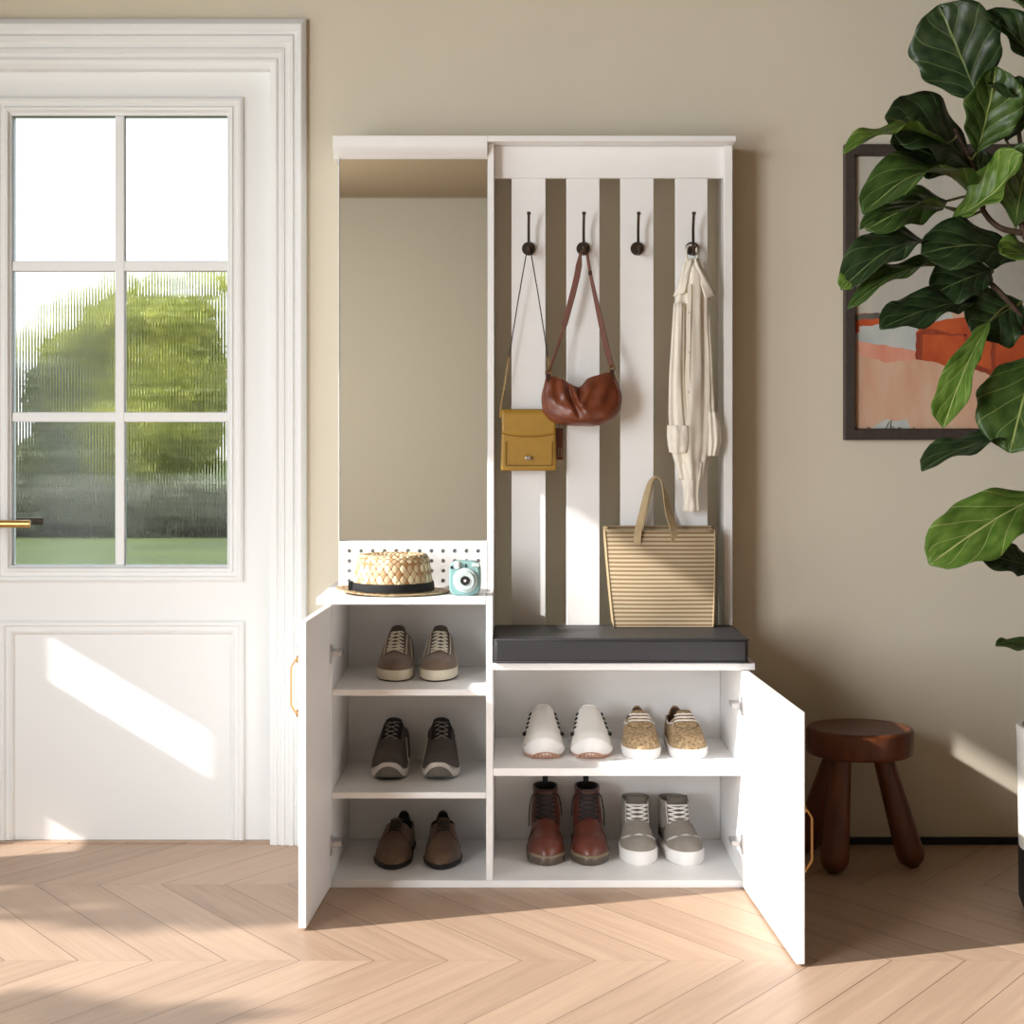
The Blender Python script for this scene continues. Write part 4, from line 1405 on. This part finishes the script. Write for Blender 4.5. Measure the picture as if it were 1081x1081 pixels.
sr = cloth([(330, 741, 749, .008), (370, 743, 752, .010), (405, 744, 753, .010), (440, 744, 755, .012)], 'sleeve', 5, .22, ph=2.2, yc=-.168, seg=40)
cf2 = cloth([(435, 745, 757, .013), (448, 744, 760, .015), (465, 745, 761, .0155), (481, 746, 757, .013)], 'cuff', 7, .14, ph=1.2, yc=-.169, seg=40, par=sr)
m_ = MB()
m_.ribbon([P(728, 300, -.2035), P(727, 340, -.206), P(726, 390, -.2055), P(727, 440, -.204), P(728, 480, -.201)], .010, .0025, (1, 0, 0))
m_.build('button_placket', linen, shirt, org=SO, smooth=40)
m_ = MB()
for pyy in (330, 372, 414, 452):
    m_.disc(P(727 + .5 * math.sin(pyy), pyy, -.207), (0, -1, 0), .0032, .0015, 12)
m_.build('buttons', linen_trim, shirt, org=SO, smooth=40)

# ---------------------------------------------------------------- striped tote bag on the cushion
def stripe_material():
    m = bpy.data.materials.new('striped_canvas')
    m.use_nodes = True
    nt = m.node_tree
    b = nt.nodes['Principled BSDF']
    L = nt.links.new
    tc = N(nt, 'ShaderNodeTexCoord')
    sp = N(nt, 'ShaderNodeSeparateXYZ')
    L(tc.outputs['Object'], sp.inputs[0])
    fr = M2(nt, 'FRACT', M2(nt, 'MULTIPLY', sp.outputs[2], 1 / 0.0107))
    tri = M2(nt, 'ABSOLUTE', M2(nt, 'SUBTRACT', fr, 0.5))
    rp = N(nt, 'ShaderNodeValToRGB')
    rp.color_ramp.elements[0].position = 0.16
    rp.color_ramp.elements[0].color = rgb(136, 112, 82)
    rp.color_ramp.elements[1].position = 0.30
    rp.color_ramp.elements[1].color = rgb(190, 172, 142)
    L(tri, rp.inputs[0])
    L(rp.outputs[0], b.inputs['Base Color'])
    b.inputs['Roughness'].default_value = 0.85
    wv = N(nt, 'ShaderNodeTexNoise')
    wv.inputs['Scale'].default_value = 500
    L(tc.outputs['Object'], wv.inputs['Vector'])
    bp = N(nt, 'ShaderNodeBump')
    bp.inputs['Strength'].default_value = 0.35
    bp.inputs['Distance'].default_value = 0.002
    L(M2(nt, 'ADD', wv.outputs[0], M2(nt, 'MULTIPLY', tri, 1.5)), bp.inputs['Height'])
    L(bp.outputs[0], b.inputs['Normal'])
    return m
stripe = stripe_material()
jute = mat('beige_webbing', rgb(174, 153, 118), 0.85, var=0.1, vscale=60, bump=0.3, bscale=500)
tote_in = mat('tote_lining', rgb(150, 130, 96), 0.9)
TO = (0.385, -0.19, 0.608)
tote = thing('tote_bag', 'large beige striped tote bag standing on the black bench cushion', 'tote bag', TO)
tz0, tz1 = 0.609, Z(559.5, -.2)
def tote_ring(t, k=48, inset=0.0):
    """one loop round the bag at height fraction t"""
    x0 = X(648.5, -.22) + (X(638.5, -.205) - X(648.5, -.22)) * t ** .8 + inset
    x1 = X(752, -.22) + (X(755, -.205) - X(752, -.22)) * t - inset
    yf = -.224 + .022 * t - .010 * math.sin(PI * t) + inset
    yb = -.160 + .014 * t - inset
    z = tz0 + (tz1 - tz0) * t
    out = []
    n = k // 4
    sag = .004
    # front, right gusset (folded in), back, left gusset
    for i in range(n):
        q = i / n
        out.append((x0 + (x1 - x0) * q, yf - .010 * math.sin(PI * q) * math.sin(PI * min(1, t * 1.1)) + .0035 * math.sin(9 * q + 5 * t) * t, z - sag * math.sin(PI * q) * (t > .95)))
    for i in range(n):
        q = i / n
        out.append((x1 - .010 * math.sin(PI * q) * t + .002 * (1 - t), yf + (yb - yf) * q, z + .004 * q * (t > .9)))
    for i in range(n):
        q = i / n
        out.append((x1 + (x0 - x1) * q, yb, z + .006 * (t > .9)))
    for i in range(n):
        q = i / n
        out.append((x0 + .010 * math.sin(PI * q) * t, yb + (yf - yb) * q, z + .005 * (1 - q) * (t > .9)))
    return out
m_ = MB()
m_.grid([tote_ring(t / 24) for t in range(25)], closed_u=True, cap0=True)
solid(fix_normals(m_.build('body', stripe, tote, org=TO, smooth=60)), 0.0025, -1)
m_ = MB()
loop = tote_ring(1.0)
m_.tube([Vector(p) + Vector((0, 0, .0005)) for p in loop], .0022, 6, closed=True)
for cidx in (0, 12, 24, 36):
    m_.tube([Vector(tote_ring(t / 24)[cidx]) for t in range(25)], .0021, 6)
m_.build('edge_binding', jute, tote, org=TO, smooth=180)
# two webbing handles: front and back
def handle(yb_, xl, xr, xt, zt_, lean):
    m_ = MB()
    p0, p1 = P(xl, 562, yb_), P(xr, 560, yb_)
    a = [p0 + Vector((-.002, 0, -.03)), p0, P(xl + 5, 540, yb_ + lean * .4), P(xl + 10, 519, yb_ + lean * .8), P(xl + 13.5, 508, yb_ + lean), P(xt, zt_, yb_ + lean * 1.1), P(xt + 5.5, 508, yb_ + lean), P(xt + 9, 519, yb_ + lean * .8), P(xr - 6, 541, yb_ + lean * .4), p1, p1 + Vector((.002, 0, -.03))]
    pts = spline(a, 6)
    n = len(pts)
    sides = []
    for i in range(n):
        t = i / (n - 1)
        sides.append((math.cos(PI * t) * .9 + .2, -.25 - .75 * math.sin(PI * t) ** 2, .0))
    m_.ribbon(pts, .019, .0025, sides)
    return m_.build('handle', jute, tote, org=TO, smooth=50)
handle(-.2085, 673.5, 711, 692, 503.5, .02)
handle(-.150, 675, 713, 692.5, 504.5, -.006)

# ---------------------------------------------------------------- three-legged stool
walnut = mat('dark_turned_wood', rgb(118, 64, 34), 0.45, vscale=9, col2=rgb(72, 35, 18), stretch=(3, 3, .6), bump=0.2, bscale=40)
STO = (0.893, -0.215, 0.0)
stool = thing('three_legged_stool', 'low dark wooden stool with round seat and three thick legs by the back wall', 'stool', STO)
m_ = MB()
prs = [(0.001, .283), (.10, .283), (.128, .2835), (.1335, .2865), (.1355, .292), (.1365, .315), (.1358, .340), (.134, .3485), (.129, .3518), (.12, .3515), (.06, .350), (.001, .3495)]
m_.lathe(prs, seg=56)
m_.build('seat', walnut, stool, smooth=50)
legs = [((X(889, -.29) - STO[0], -.065, .286), (X(879, -.31) - STO[0], -.105, .0)), ((X(931, -.24) - STO[0], -.03, .286), (X(964, -.25) - STO[0], -.045, .0)), ((-.045, .07, .286), (-.125, .12, .0))]
for a, b in legs:
    a, b = Vector(a), Vector(b)
    m_ = MB()
    d = (b - a)
    ts_ = [k / 10 * .86 for k in range(11)] + [.86 + .14 * math.sin(PI / 2 * k / 8) for k in range(1, 9)]
    pts, rs = [], []
    for t in ts_:
        pts.append(a + d * t + Vector((0, 0, .0)))
        r = .0255 + .0125 * t
        if t > .86:
            r *= math.sqrt(max(.12, 1 - ((t - .86) / .14) ** 2))
        rs.append(r)
    m_.tube(pts, rs, 20)
    o = m_.build('leg', walnut, stool, smooth=60)
    lo = min(v.co.z for v in o.data.vertices)
    for v in o.data.vertices:
        if v.co.z < .1:
            v.co.z = max(v.co.z - lo * (1 - v.co.z / .1), 0.0005)
        if v.co.z > .2835:
            v.co.z = .2835

# ---------------------------------------------------------------- framed painting on the back wall
dark_oak = mat('dark_picture_frame', rgb(60, 50, 46), 0.55, var=0.25, vscale=14, stretch=(8, 8, 8), bump=0.3, bscale=80)
fx0, fx1, fz0, fz1 = X(892, -.03), X(892, -.03) + 0.86, Z(464.5, -.03), Z(152, -.03)
PO = ((fx0 + fx1) / 2, -0.002, fz0)
pic = thing('framed_painting', 'framed painting of a red-orange seat and pink cloth behind the fig leaves', 'picture', PO)
m_ = MB()
rows = []
for s_, d in ((0, .002), (0, .028), (.003, .031), (.026, .031), (.029, .027), (.031, .018), (.031, .004)):
    rows.append([(fx0 + s_, -d, fz0 + s_), (fx0 + s_, -d, fz1 - s_), (fx1 - s_, -d, fz1 - s_), (fx1 - s_, -d, fz0 + s_)])
m_.grid(rows, closed_u=True)
fix_normals(m_.build('frame', dark_oak, pic, org=PO, smooth=20))
def paint(name, c1, c2, sc=14.0, st=(1, 1, .25)):
    return mat(name, c1, 0.75, vscale=sc, col2=c2, stretch=st, bump=0.35, bscale=120)
pm_ = [paint('paint_grey', rgb(176, 174, 163), rgb(196, 192, 180)), paint('paint_pink', rgb(206, 158, 130), rgb(214, 184, 158), 18), paint('paint_blue_grey', rgb(176, 186, 184), rgb(198, 200, 194), 12, (1, 1, 1)),
       paint('paint_red', rgb(168, 62, 28), rgb(206, 100, 48), 12, (1, 1, .6)), paint('paint_dark', rgb(72, 70, 66), rgb(110, 104, 96)), paint('paint_rust', rgb(128, 48, 26), rgb(160, 70, 40)), paint('paint_rose', rgb(214, 140, 116), rgb(224, 170, 146))]
m_ = MB()
YC = -.012
def patch(poly, mi, lift):
    fine = []
    for (a, b), (c, d) in zip(poly, poly[1:] + poly[:1]):
        k_ = max(1, int(math.hypot(c - a, d - b) / 4))
        for q in range(k_):
            e, g = a + (c - a) * q / k_, b + (d - b) * q / k_
            j = 1.6 if lift > 1 else 0
            fine.append((e + j * mnoise.noise(Vector((e * .13, g * .13, lift))), g + j * mnoise.noise(Vector((e * .13, g * .13, lift + 9)))))
    poly = fine
    pts = [(min(max(X(a, -.012), fx0 + .03), fx1 - .03), YC - lift * .00025, min(max(Z(b, -.012), fz0 + .03), fz1 - .03)) for a, b in poly]
    m_.add(pts, [tuple(range(len(pts)))], mi)
R_ = 1260
patch([(900, 150), (R_, 150), (R_, 345), (900, 345)], 0, 0)
patch([(900, 330), (R_, 330), (R_, 470), (900, 470)], 1, 1)
patch([(900, 338), (1005, 330), (1010, 372), (960, 378), (900, 358)], 2, 2)
patch([(900, 332), (925, 330), (945, 331), (985, 336), (985, 340), (930, 337), (900, 339)], 4, 3)
patch([(900, 338), (930, 336.5), (930, 342.5), (907, 344.5), (907, 351), (900, 352)], 3, 4)
patch([(900, 359), (930, 364), (960, 369), (985, 374), (1000, 383), (968, 379), (935, 383), (900, 372)], 6, 3)
patch([(967, 350), (976, 342), (1005, 336), (1060, 333), (1120, 336), (1150, 345), (1150, 398), (1085, 392), (1048, 396), (1030, 386), (1002, 389), (990, 383), (967, 379)], 3, 5)
patch([(967, 352), (976, 346), (1005, 352), (1020, 352), (1020, 355), (974, 353), (973, 380), (966.5, 379)], 5, 6)
patch([(1018, 353), (1021, 352), (1023, 388), (1018, 388)], 5, 6)
patch([(1046, 352), (1051, 352), (1051, 396), (1046, 396)], 5, 6)
patch([(1026, 388), (1032, 385), (1048, 392), (1060, 390), (1050, 398), (1040, 394)], 5, 7)
patch([(918, 455), (928, 447), (936, 442), (946, 444), (958, 443), (962, 456)], 2, 2)
m_.build('canvas', pm_, pic, org=PO)
m_ = MB()
for pts in ([(914, 453.5), (917, 450.5), (918, 452.5)], [(930, 453.5), (935, 452), (938, 446), (941, 443.5), (940, 448), (939, 453), (942, 450.5), (944, 453)], [(947, 453), (949.5, 451), (952, 453)], [(963.5, 450.5), (965.5, 453.5)]):
    m_.tube([(X(a, YC), YC - .0022, Z(b, YC)) for a, b in pts], .0011, 5)
m_.build('signature', pm_[4], pic, org=PO)
m_ = MB(); m_.box(fx0 + .02, fx1 - .02, -.008, -.003, fz0 + .02, fz1 - .02)
m_.build('backing_board', dark_oak, pic, org=PO)

# ---------------------------------------------------------------- potted fiddle-leaf fig
def leaf_material(name, dark, light, vein, back=False):
    m = bpy.data.materials.new(name)
    m.use_nodes = True
    nt = m.node_tree
    b = nt.nodes['Principled BSDF']
    L = nt.links.new
    uv = N(nt, 'ShaderNodeUVMap')
    sp = N(nt, 'ShaderNodeSeparateXYZ')
    L(uv.outputs[0], sp.inputs[0])
    u, v = sp.outputs[0], sp.outputs[1]                     # u along, v across (0..1)
    d = M2(nt, 'ABSOLUTE', M2(nt, 'SUBTRACT', v, 0.5))
    mid = M2(nt, 'LESS_THAN', d, 0.013)
    sv = M2(nt, 'SUBTRACT', M2(nt, 'MULTIPLY', u, 4.6), M2(nt, 'MULTIPLY', M2(nt, 'POWER', d, 0.8), 3.4))
    fr = M2(nt, 'ABSOLUTE', M2(nt, 'SUBTRACT', M2(nt, 'FRACT', sv), 0.5))
    side = M2(nt, 'GREATER_THAN', fr, 0.478)
    nz = N(nt, 'ShaderNodeTexNoise')
    nz.inputs['Scale'].default_value = 7
    nz.inputs['Detail'].default_value = 5
    L(uv.outputs[0], nz.inputs['Vector'])
    rp = N(nt, 'ShaderNodeValToRGB')
    rp.color_ramp.elements[0].position = 0.35
    rp.color_ramp.elements[0].color = dark
    rp.color_ramp.elements[1].position = 0.7
    rp.color_ramp.elements[1].color = light
    L(nz.outputs[0], rp.inputs[0])
    mx = N(nt, 'ShaderNodeMix', data_type='RGBA')
    L(M2(nt, 'MAXIMUM', mid, M2(nt, 'MULTIPLY', side, 0.65)), mx.inputs[0])
    L(rp.outputs[0], mx.inputs[6])
    mx.inputs[7].default_value = vein
    L(mx.outputs[2], b.inputs['Base Color'])
    b.inputs['Roughness'].default_value = 0.38
    b.inputs['Specular IOR Level'].default_value = 0.45
    h = M2(nt, 'ADD', M2(nt, 'MULTIPLY', M2(nt, 'COSINE', M2(nt, 'MULTIPLY', sv, 2 * PI)), -0.5), M2(nt, 'MULTIPLY', nz.outputs[0], 0.6))
    bp = N(nt, 'ShaderNodeBump')
    bp.inputs['Strength'].default_value = 0.4
    bp.inputs['Distance'].default_value = 0.006
    L(h, bp.inputs['Height'])
    L(bp.outputs[0], b.inputs['Normal'])
    # light shining through the thin leaf
    tr = N(nt, 'ShaderNodeBsdfTranslucent')
    L(mx.outputs[2], tr.inputs[0])
    ms = N(nt, 'ShaderNodeMixShader')
    ms.inputs[0].default_value = 0.22
    out = nt.nodes['Material Output']
    L(b.outputs[0], ms.inputs[1])
    L(tr.outputs[0], ms.inputs[2])
    L(ms.outputs[0], out.inputs[0])
    return m
leaf_dark = leaf_material('old_leaf', rgb(38, 58, 34), rgb(62, 84, 48), rgb(128, 146, 92))
leaf_mid = leaf_material('mature_leaf', rgb(58, 86, 38), rgb(88, 118, 56), rgb(168, 184, 110))
leaf_young_lit = leaf_material('young_lit_leaf', rgb(88, 126, 46), rgb(128, 160, 72), rgb(206, 214, 140))  # young green, its paler tone also stands in for sunlight on lit leaves
bark = mat('fig_bark', rgb(92, 70, 52), 0.85, vscale=40, col2=rgb(60, 46, 36), bump=0.6, bscale=120)
pot_white = mat('planter_white', rgb(226, 222, 214), 0.5, bump=0.1, bscale=80)
pot_black = mat('planter_black', rgb(28, 26, 26), 0.6)
soil = mat('soil', rgb(48, 36, 28), 0.95, bump=1.0, bscale=60)
FO = (1.345, -0.66, 0.0)
fig = thing('potted_fig', 'tall fiddle-leaf fig in a black and white planter at the right edge', 'plant', FO)
m_ = MB()
m_.lathe([(.150, .1435), (.166, .1445), (.168, .150), (.172, .40), (.174, .42), (.170, .427), (.160, .427), (.156, .42), (.154, .36)], seg=56)
pot = m_.build('planter', pot_white, fig, smooth=40)
m_ = MB()
m_.lathe([(.001, .0006), (.150, .0006), (.158, .004), (.168, .03), (.169, .138), (.166, .1435), (.15, .1436)], seg=56)
m_.build('planter_base', pot_black, pot, smooth=40)
m_ = MB()
m_.lathe([(.155, .385), (.1, .392), (.05, .39), (.001, .394)], seg=32)
m_.build('soil', soil, fig, smooth=180)
def lp(px, py, y):
    return P(px, py, y)
m_ = MB()
T0 = Vector((FO[0], FO[1], .38))
trunk = spline([T0, Vector((1.36, -.64, .7)), Vector((1.33, -.62, 1.0)), lp(1120, 400, -.60), lp(1112, 300, -.58), lp(1105, 190, -.56), lp(1100, 60, -.56), lp(1098, -30, -.56)], 6)
STEMS = list(trunk)
m_.tube(trunk, [.021 - .012 * k / (len(trunk) - 1) for k in range(len(trunk))], 12)
fo_trunk = m_.build('trunk', bark, fig, org=FO, smooth=180)
def branch(pts, r0, r1):
    m_ = MB()
    q = spline(pts, 6)
    m_.tube(q, [r0 + (r1 - r0) * k / (len(q) - 1) for k in range(len(q))], 10)
    STEMS.extend(q)
    m_.build('branch', bark, fig, org=FO, smooth=180)
branch([lp(1121, 400, -.60), lp(1092, 352, -.58), lp(1074, 330, -.56), lp(1052, 305, -.55), lp(1032, 289, -.54), lp(1010, 281, -.53)], .010, .0045)
branch([lp(1110, 280, -.58), lp(1090, 262, -.58), lp(1079, 240, -.58), lp(1077, 205, -.57), lp(1078, 160, -.56), lp(1070, 110, -.56)], .009, .005)
branch([lp(1079, 246, -.58), lp(1055, 240, -.57), lp(1038, 222, -.56), lp(1033, 195, -.56), lp(1024, 168, -.57), lp(1014, 148, -.585), lp(1008, 136, -.60)], .0075, .0045)
branch([lp(1117, 470, -.62), lp(1100, 490, -.66), lp(1092, 505, -.70)], .007, .004)

petiole = mat('leaf_stalk', rgb(104, 104, 58), 0.6)
def leaf(base, tip, width, face=(0, -1, 0.15), arch=0.0, fold=0.25, wave=0.012, mat_=leaf_dark, shape=0.0, roll=0.0):
    """base, tip in world space; face = way its upper side looks; arch lifts the middle along face; fold = V fold of the halves"""
    base, tip = Vector(base), Vector(tip)
    d = tip - base
    Lg = d.length
    d.normalize()
    n = Vector(face)
    n = (n - d * n.dot(d)).normalized()
    if roll:
        n = Matrix.Rotation(roll, 3, d) @ n
    w = d.cross(n).normalized()
    wf = curve([(0, .02), (.04, .12), (.15, .42), (.28, .60), (.42, .72), (.58, .92), (.72, 1.0), (.85, .93), (.94, .74), (.985, .42), (1, .05)]) if shape == 0 else \
        curve([(0, .02), (.05, .14), (.2, .55), (.4, .88), (.55, 1.0), (.7, .98), (.85, .80), (.95, .48), (1, .05)])
    nu, nv = 22, 12
    rows = []
    sd = random.random() * 20
    for i in range(nu + 1):
        u = i / nu
        hw = wf(u) * width / 2
        row = []
        for j in range(nv + 1):
            t = -1 + 2 * j / nv
            up = arch * Lg * math.sin(PI * u) + abs(t) * hw * fold + wave * math.sin(u * 15 + sd + (1.2 if t > 0 else 0)) * abs(t) ** 2 * wf(u) \
                + .25 * wave * mnoise.noise(Vector((u * 6 + sd, t * 3, 0)))
            ww = hw * t * (1 + .06 * math.sin(u * 21 + sd + t)) * math.cos(min(1, fold) * .6 * abs(t))
            row.append(base + d * (Lg * u) + w * ww + n * up)
        rows.append(row)
    m_ = MB()
    m_.grid(rows, uvf=lambda a, b: (b, a))
    near = min(STEMS, key=lambda q: (q - base).length)
    if (near - base).length > .006:
        m_.tube(spline([near, base.lerp(near, .45) - d * .012, base + d * .004], 5), .0026, 7, m=1)
    o = m_.build('leaf', [mat_, petiole], fig, org=FO, smooth=180)
    solid(o, .0012, 0)
    return o
D_, Mi, Y_ = leaf_dark, leaf_mid, leaf_young_lit
YL = -.60
leaf(lp(1034, 108, -.58), lp(991, 5, -.62), .21, (-.25, -1, .1), .03, .12, .008, D_, 1)                 # large upright leaf
leaf(lp(1100, 85, -.56), lp(1040, 12, -.62), .10, (-.5, -.6, .7), .10, .5, .008, D_, 1)
leaf(lp(1100, 30, -.56), lp(1044, -8, -.66), .10, (-.2, -.7, .8), .08, .4, .01, Mi, 1)
leaf(lp(1031, 162, -.60), lp(1052, 70, -.70), .145, (.1, -1, .25), .04, .55, .01, Mi, 1)                 # folded yellow-green
leaf(lp(1026, 176, -.56), lp(934, 124, -.62), .235, (-.1, -.75, .7), .10, .18, .012, D_, 1)               # dark wide
leaf(lp(1028, 180, -.55), lp(940, 150, -.64), .17, (-.1, -.9, .5), .02, .25, .012, D_, 1)
leaf(lp(1000, 152, -.60), lp(891, 162, -.80), .075, (0, -.25, 1), .12, .35, .012, Y_, 1)                 # left pointing pale edge
leaf(lp(1036, 216, -.56), lp(911, 226, -.82), .155, (-.05, -.42, 1), .20, .40, .010, Mi, 1)              # arching top lit
leaf(lp(1020, 228, -.56), lp(908, 242, -.80), .07, (0, -.35, 1), .10, .45, .010, Mi, 1)
leaf(lp(1000, 212, -.52), lp(914, 243, -.66), .12, (-.15, -1, .5), .10, .30, .010, Mi, 1)
leaf(lp(1005, 232, -.62), lp(1080, 163, -.74), .12, (-.45, -.75, .6), -.12, .55, .012, Y_, 1)            # right, lit, upward
leaf(lp(990, 262, -.54), lp(888, 306, -.72), .12, (-.1, -.75, .8), .17, .45, .012, D_, 1)
leaf(lp(915, 283, -.66), lp(889, 305, -.73), .055, (-.3, -.9, .4), .05, .2, .006, Y_, 1)  # small pale leaf added as the sunlit end of the dark leaf above
leaf(lp(1076, 272, -.56), lp(972, 268, -.70), .150, (0, -.80, .55), .12, .12, .012, D_, 1)               # brownish underside
leaf(lp(1010, 283, -.54), lp(895, 326, -.74), .065, (0, -.55, .9), .12, .5, .012, Mi, 1)
leaf(lp(1048, 285, -.52), lp(982, 312, -.60), .12, (0, -.9, .4), .06, .3, .012, D_, 1)
leaf(lp(1032, 318, -.56), lp(929, 347, -.72), .105, (0, -.75, .7), .06, .30, .014, D_, 1)
leaf(lp(1078, 318, -.54), lp(1026, 352, -.60), .16, (-.1, -1, .3), .03, .2, .012, D_, 1)
leaf(lp(1046, 338, -.60), lp(996, 452, -.76), .085, (-.5, -.8, .25), .06, .6, .010, Y_)                  # hanging bright leaf
leaf(lp(1096, 372, -.62), lp(1066, 478, -.74), .200, (-.35, -.9, .3), .07, .25, .010, Mi, 1)             # round, right edge
leaf(lp(1098, 478, -.62), lp(973, 497, -.78), .085, (-.1, -.45, .9), .14, .35, .012, D_)
leaf(lp(1105, 520, -.68), lp(981, 596, -.84), .155, (-.15, -.85, .55), .06, .18, .012, Y_, 1)            # bright big lower leaf
leaf(lp(1100, 602, -.66), lp(1031, 585, -.76), .075, (-.1, -.9, .4), .04, .3, .008, D_, 1)
leaf(lp(1110, 690, -.66), lp(1051, 682, -.76), .05, (0, -.5, .9), .04, .35, .006, Mi, 1)
leaf(lp(1110, 280, -.64), lp(1056, 268, -.78), .10, (-.2, -.8, .6), .06, .3, .008, Y_, 1)
leaf(lp(1072, 240, -.58), lp(1092, 150, -.72), .12, (-.5, -.8, .3), .05, .4, .010, Mi, 1)
leaf(lp(1098, 142, -.58), lp(1043, 90, -.74), .06, (-.2, -.5, .9), .04, .5, .010, D_, 1)
leaf(lp(1062, 150, -.55), lp(1076, 80, -.60), .10, (.2, -1, .2), .04, .2, .010, D_, 1)
leaf(lp(1040, 215, -.54), lp(1030, 160, -.50), .10, (-.2, -1, .2), .04, .2, .010, D_, 1)
leaf(lp(1064, 205, -.55), lp(1038, 182, -.60), .10, (-.1, -1, .3), .03, .2, .010, D_, 1)
leaf(lp(1110, 420, -.58), lp(1165, 500, -.70), .19, (.2, -.9, .4), .06, .2, .010, Mi, 1)
leaf(lp(1112, 200, -.58), lp(1180, 130, -.66), .19, (.2, -.9, .4), .06, .2, .010, Mi, 1)
leaf(lp(1110, 300, -.58), lp(1200, 320, -.66), .19, (.2, -.7, .7), .06, .2, .010, D_, 1)
leaf(lp(1100, 20, -.56), lp(1150, -70, -.62), .19, (.1, -.9, .4), .06, .2, .010, Mi, 1)

# ---------------------------------------------------------------- garden seen through the door and the windows
lawn_m = mat('lawn', rgb(72, 84, 36), 0.95, var=0.25, vscale=0.8)
mb = MB(); mb.box(-70, 40, -40, 80, -0.6, -0.2)
structure(mb.build('lawn', lawn_m), 'green lawn beyond the glazed door')
def foliage_mat(name, c1, c2):
    m = mat(name, c1, 0.7, vscale=2.4, col2=c2)
    nt = m.node_tree
    b = nt.nodes['Principled BSDF']
    tr = N(nt, 'ShaderNodeBsdfTranslucent')
    src = b.inputs['Base Color'].links[0].from_socket
    nt.links.new(src, tr.inputs[0])
    ms = N(nt, 'ShaderNodeMixShader')
    ms.inputs[0].default_value = 0.35
    nt.links.new(b.outputs[0], ms.inputs[1])
    nt.links.new(tr.outputs[0], ms.inputs[2])
    nt.links.new(ms.outputs[0], nt.nodes['Material Output'].inputs[0])
    return m
green_a = foliage_mat('sunny_foliage', rgb(106, 118, 50), rgb(208, 208, 112))
green_b = foliage_mat('grey_green_foliage', rgb(98, 106, 80), rgb(146, 150, 112))
green_c = foliage_mat('hedge_foliage', rgb(92, 94, 80), rgb(128, 130, 108))
tree_bark = mat('tree_bark', rgb(84, 74, 66), 0.9)
def leaf_cloud(m_, blobs, n, size):
    tot = sum(b[3] * b[4] * b[5] for b in blobs)
    for cx, cy, cz, rx, ry, rz in blobs:
        for _ in range(int(n * rx * ry * rz / tot)):
            while True:
                q = Vector((random.uniform(-1, 1), random.uniform(-1, 1), random.uniform(-1, 1)))
                if .25 < q.length < 1:
                    break
            c = Vector((cx + q.x * rx, cy + q.y * ry, cz + q.z * rz))
            a = Vector((random.gauss(0, 1), random.gauss(0, 1), random.gauss(0, 1))).normalized()
            b = a.orthogonal().normalized()
            s_ = size * random.uniform(.6, 1.3)
            m_.add([c - a * s_, c - b * s_ * .5, c + a * s_, c + b * s_ * .5], [(0, 1, 2, 3)])
def tree(name, label, blobs, n, size, m, base, th, r):
    t = thing(name, label, 'tree', base)
    m_ = MB(); leaf_cloud(m_, blobs, n, size)
    m_.build('crown', m, t, org=base)
    m_ = MB()
    b = Vector(base)
    m_.tube(spline([b, b + Vector((.1, 0, th * .5)), b + Vector((-.05, .1, th))], 4), r, 10)
    for k in range(4):
        a = 2 * PI * k / 4
        m_.tube([b + Vector((-.02, .05, th * .8)), b + Vector((math.cos(a) * th * .25, math.sin(a) * th * .25, th * 1.25))], r * .5, 7)
    m_.build('trunk', tree_bark, t, org=base, smooth=180)
    return t
YT = 22.0
def G(px, py, y=YT):
    return X(px, y), Z(py, y)
def blob(px, py, rx, rz, y=YT, ry=1.0):
    k = (y - CY) / F
    return (X(px, y), y, Z(py, y), rx * k, ry, rz * k)
tree('garden_tree', 'sunlit yellow-green tree seen through the right door panes', [blob(185, 400, 45, 70), blob(215, 340, 40, 30), blob(165, 335, 35, 22), blob(205, 460, 60, 45), blob(150, 460, 35, 40), blob(235, 300, 30, 14), blob(150, 300, 22, 12), blob(240, 400, 26, 60)], 4200, .13, green_a, (X(190, YT), YT, -.2), 1.6, .09)
tree('garden_tree', 'yellow-green tree seen through the left door panes', [blob(95, 350, 40, 34, 24), blob(75, 400, 50, 45, 24), blob(110, 430, 45, 40, 24), blob(120, 330, 30, 30, 24), blob(60, 375, 45, 26, 24), blob(125, 490, 40, 40, 24), blob(130, 370, 40, 24, 24.5)], 4300, .13, green_a, (X(90, 24), 24, -.2), 1.8, .10)
tree('garden_tree', 'grey-green tree low in the left door panes', [blob(35, 420, 34, 45, 20), blob(50, 490, 60, 50, 20), blob(20, 540, 40, 35, 20)], 4600, .09, green_b, (X(40, 20), 20, -.2), 1.0, .09)
m_ = MB()
leaf_cloud(m_, [blob(-704 + 28 * k, 541 + 6 * math.sin(k * 1.7), 26, 36, 17.6, .8) for k in range(60)], 22000, .09)
tag(m_.build('garden_hedge', green_c), 'dark clipped hedge along the far side of the lawn', 'hedge')
tree('garden_tree', 'broad green tree standing on the lawn left of the door panes', [blob(-150, 400, 90, 80, 25), blob(-210, 460, 60, 60, 25)], 3000, .14, green_a, (X(-150, 25), 25, -.2), 1.7, .1)
tree('garden_tree', 'grey-green tree standing on the lawn right of the door panes', [blob(330, 390, 60, 85, 26), blob(380, 450, 60, 60, 26)], 3000, .14, green_b, (X(340, 26), 26, -.2), 1.7, .1)
# tree outside the left window: its leaves break the sunlight
m_ = None
tree('garden_tree', 'tree outside the left window casting leaf shadows into the room', [(-5.2, -2.0, 2.75, .55, .30, .22), (-5.0, -2.78, 2.46, .34, .16, .10)], 330, .10, green_b, (-5.3, -1.6, -.2), 2.2, .05)
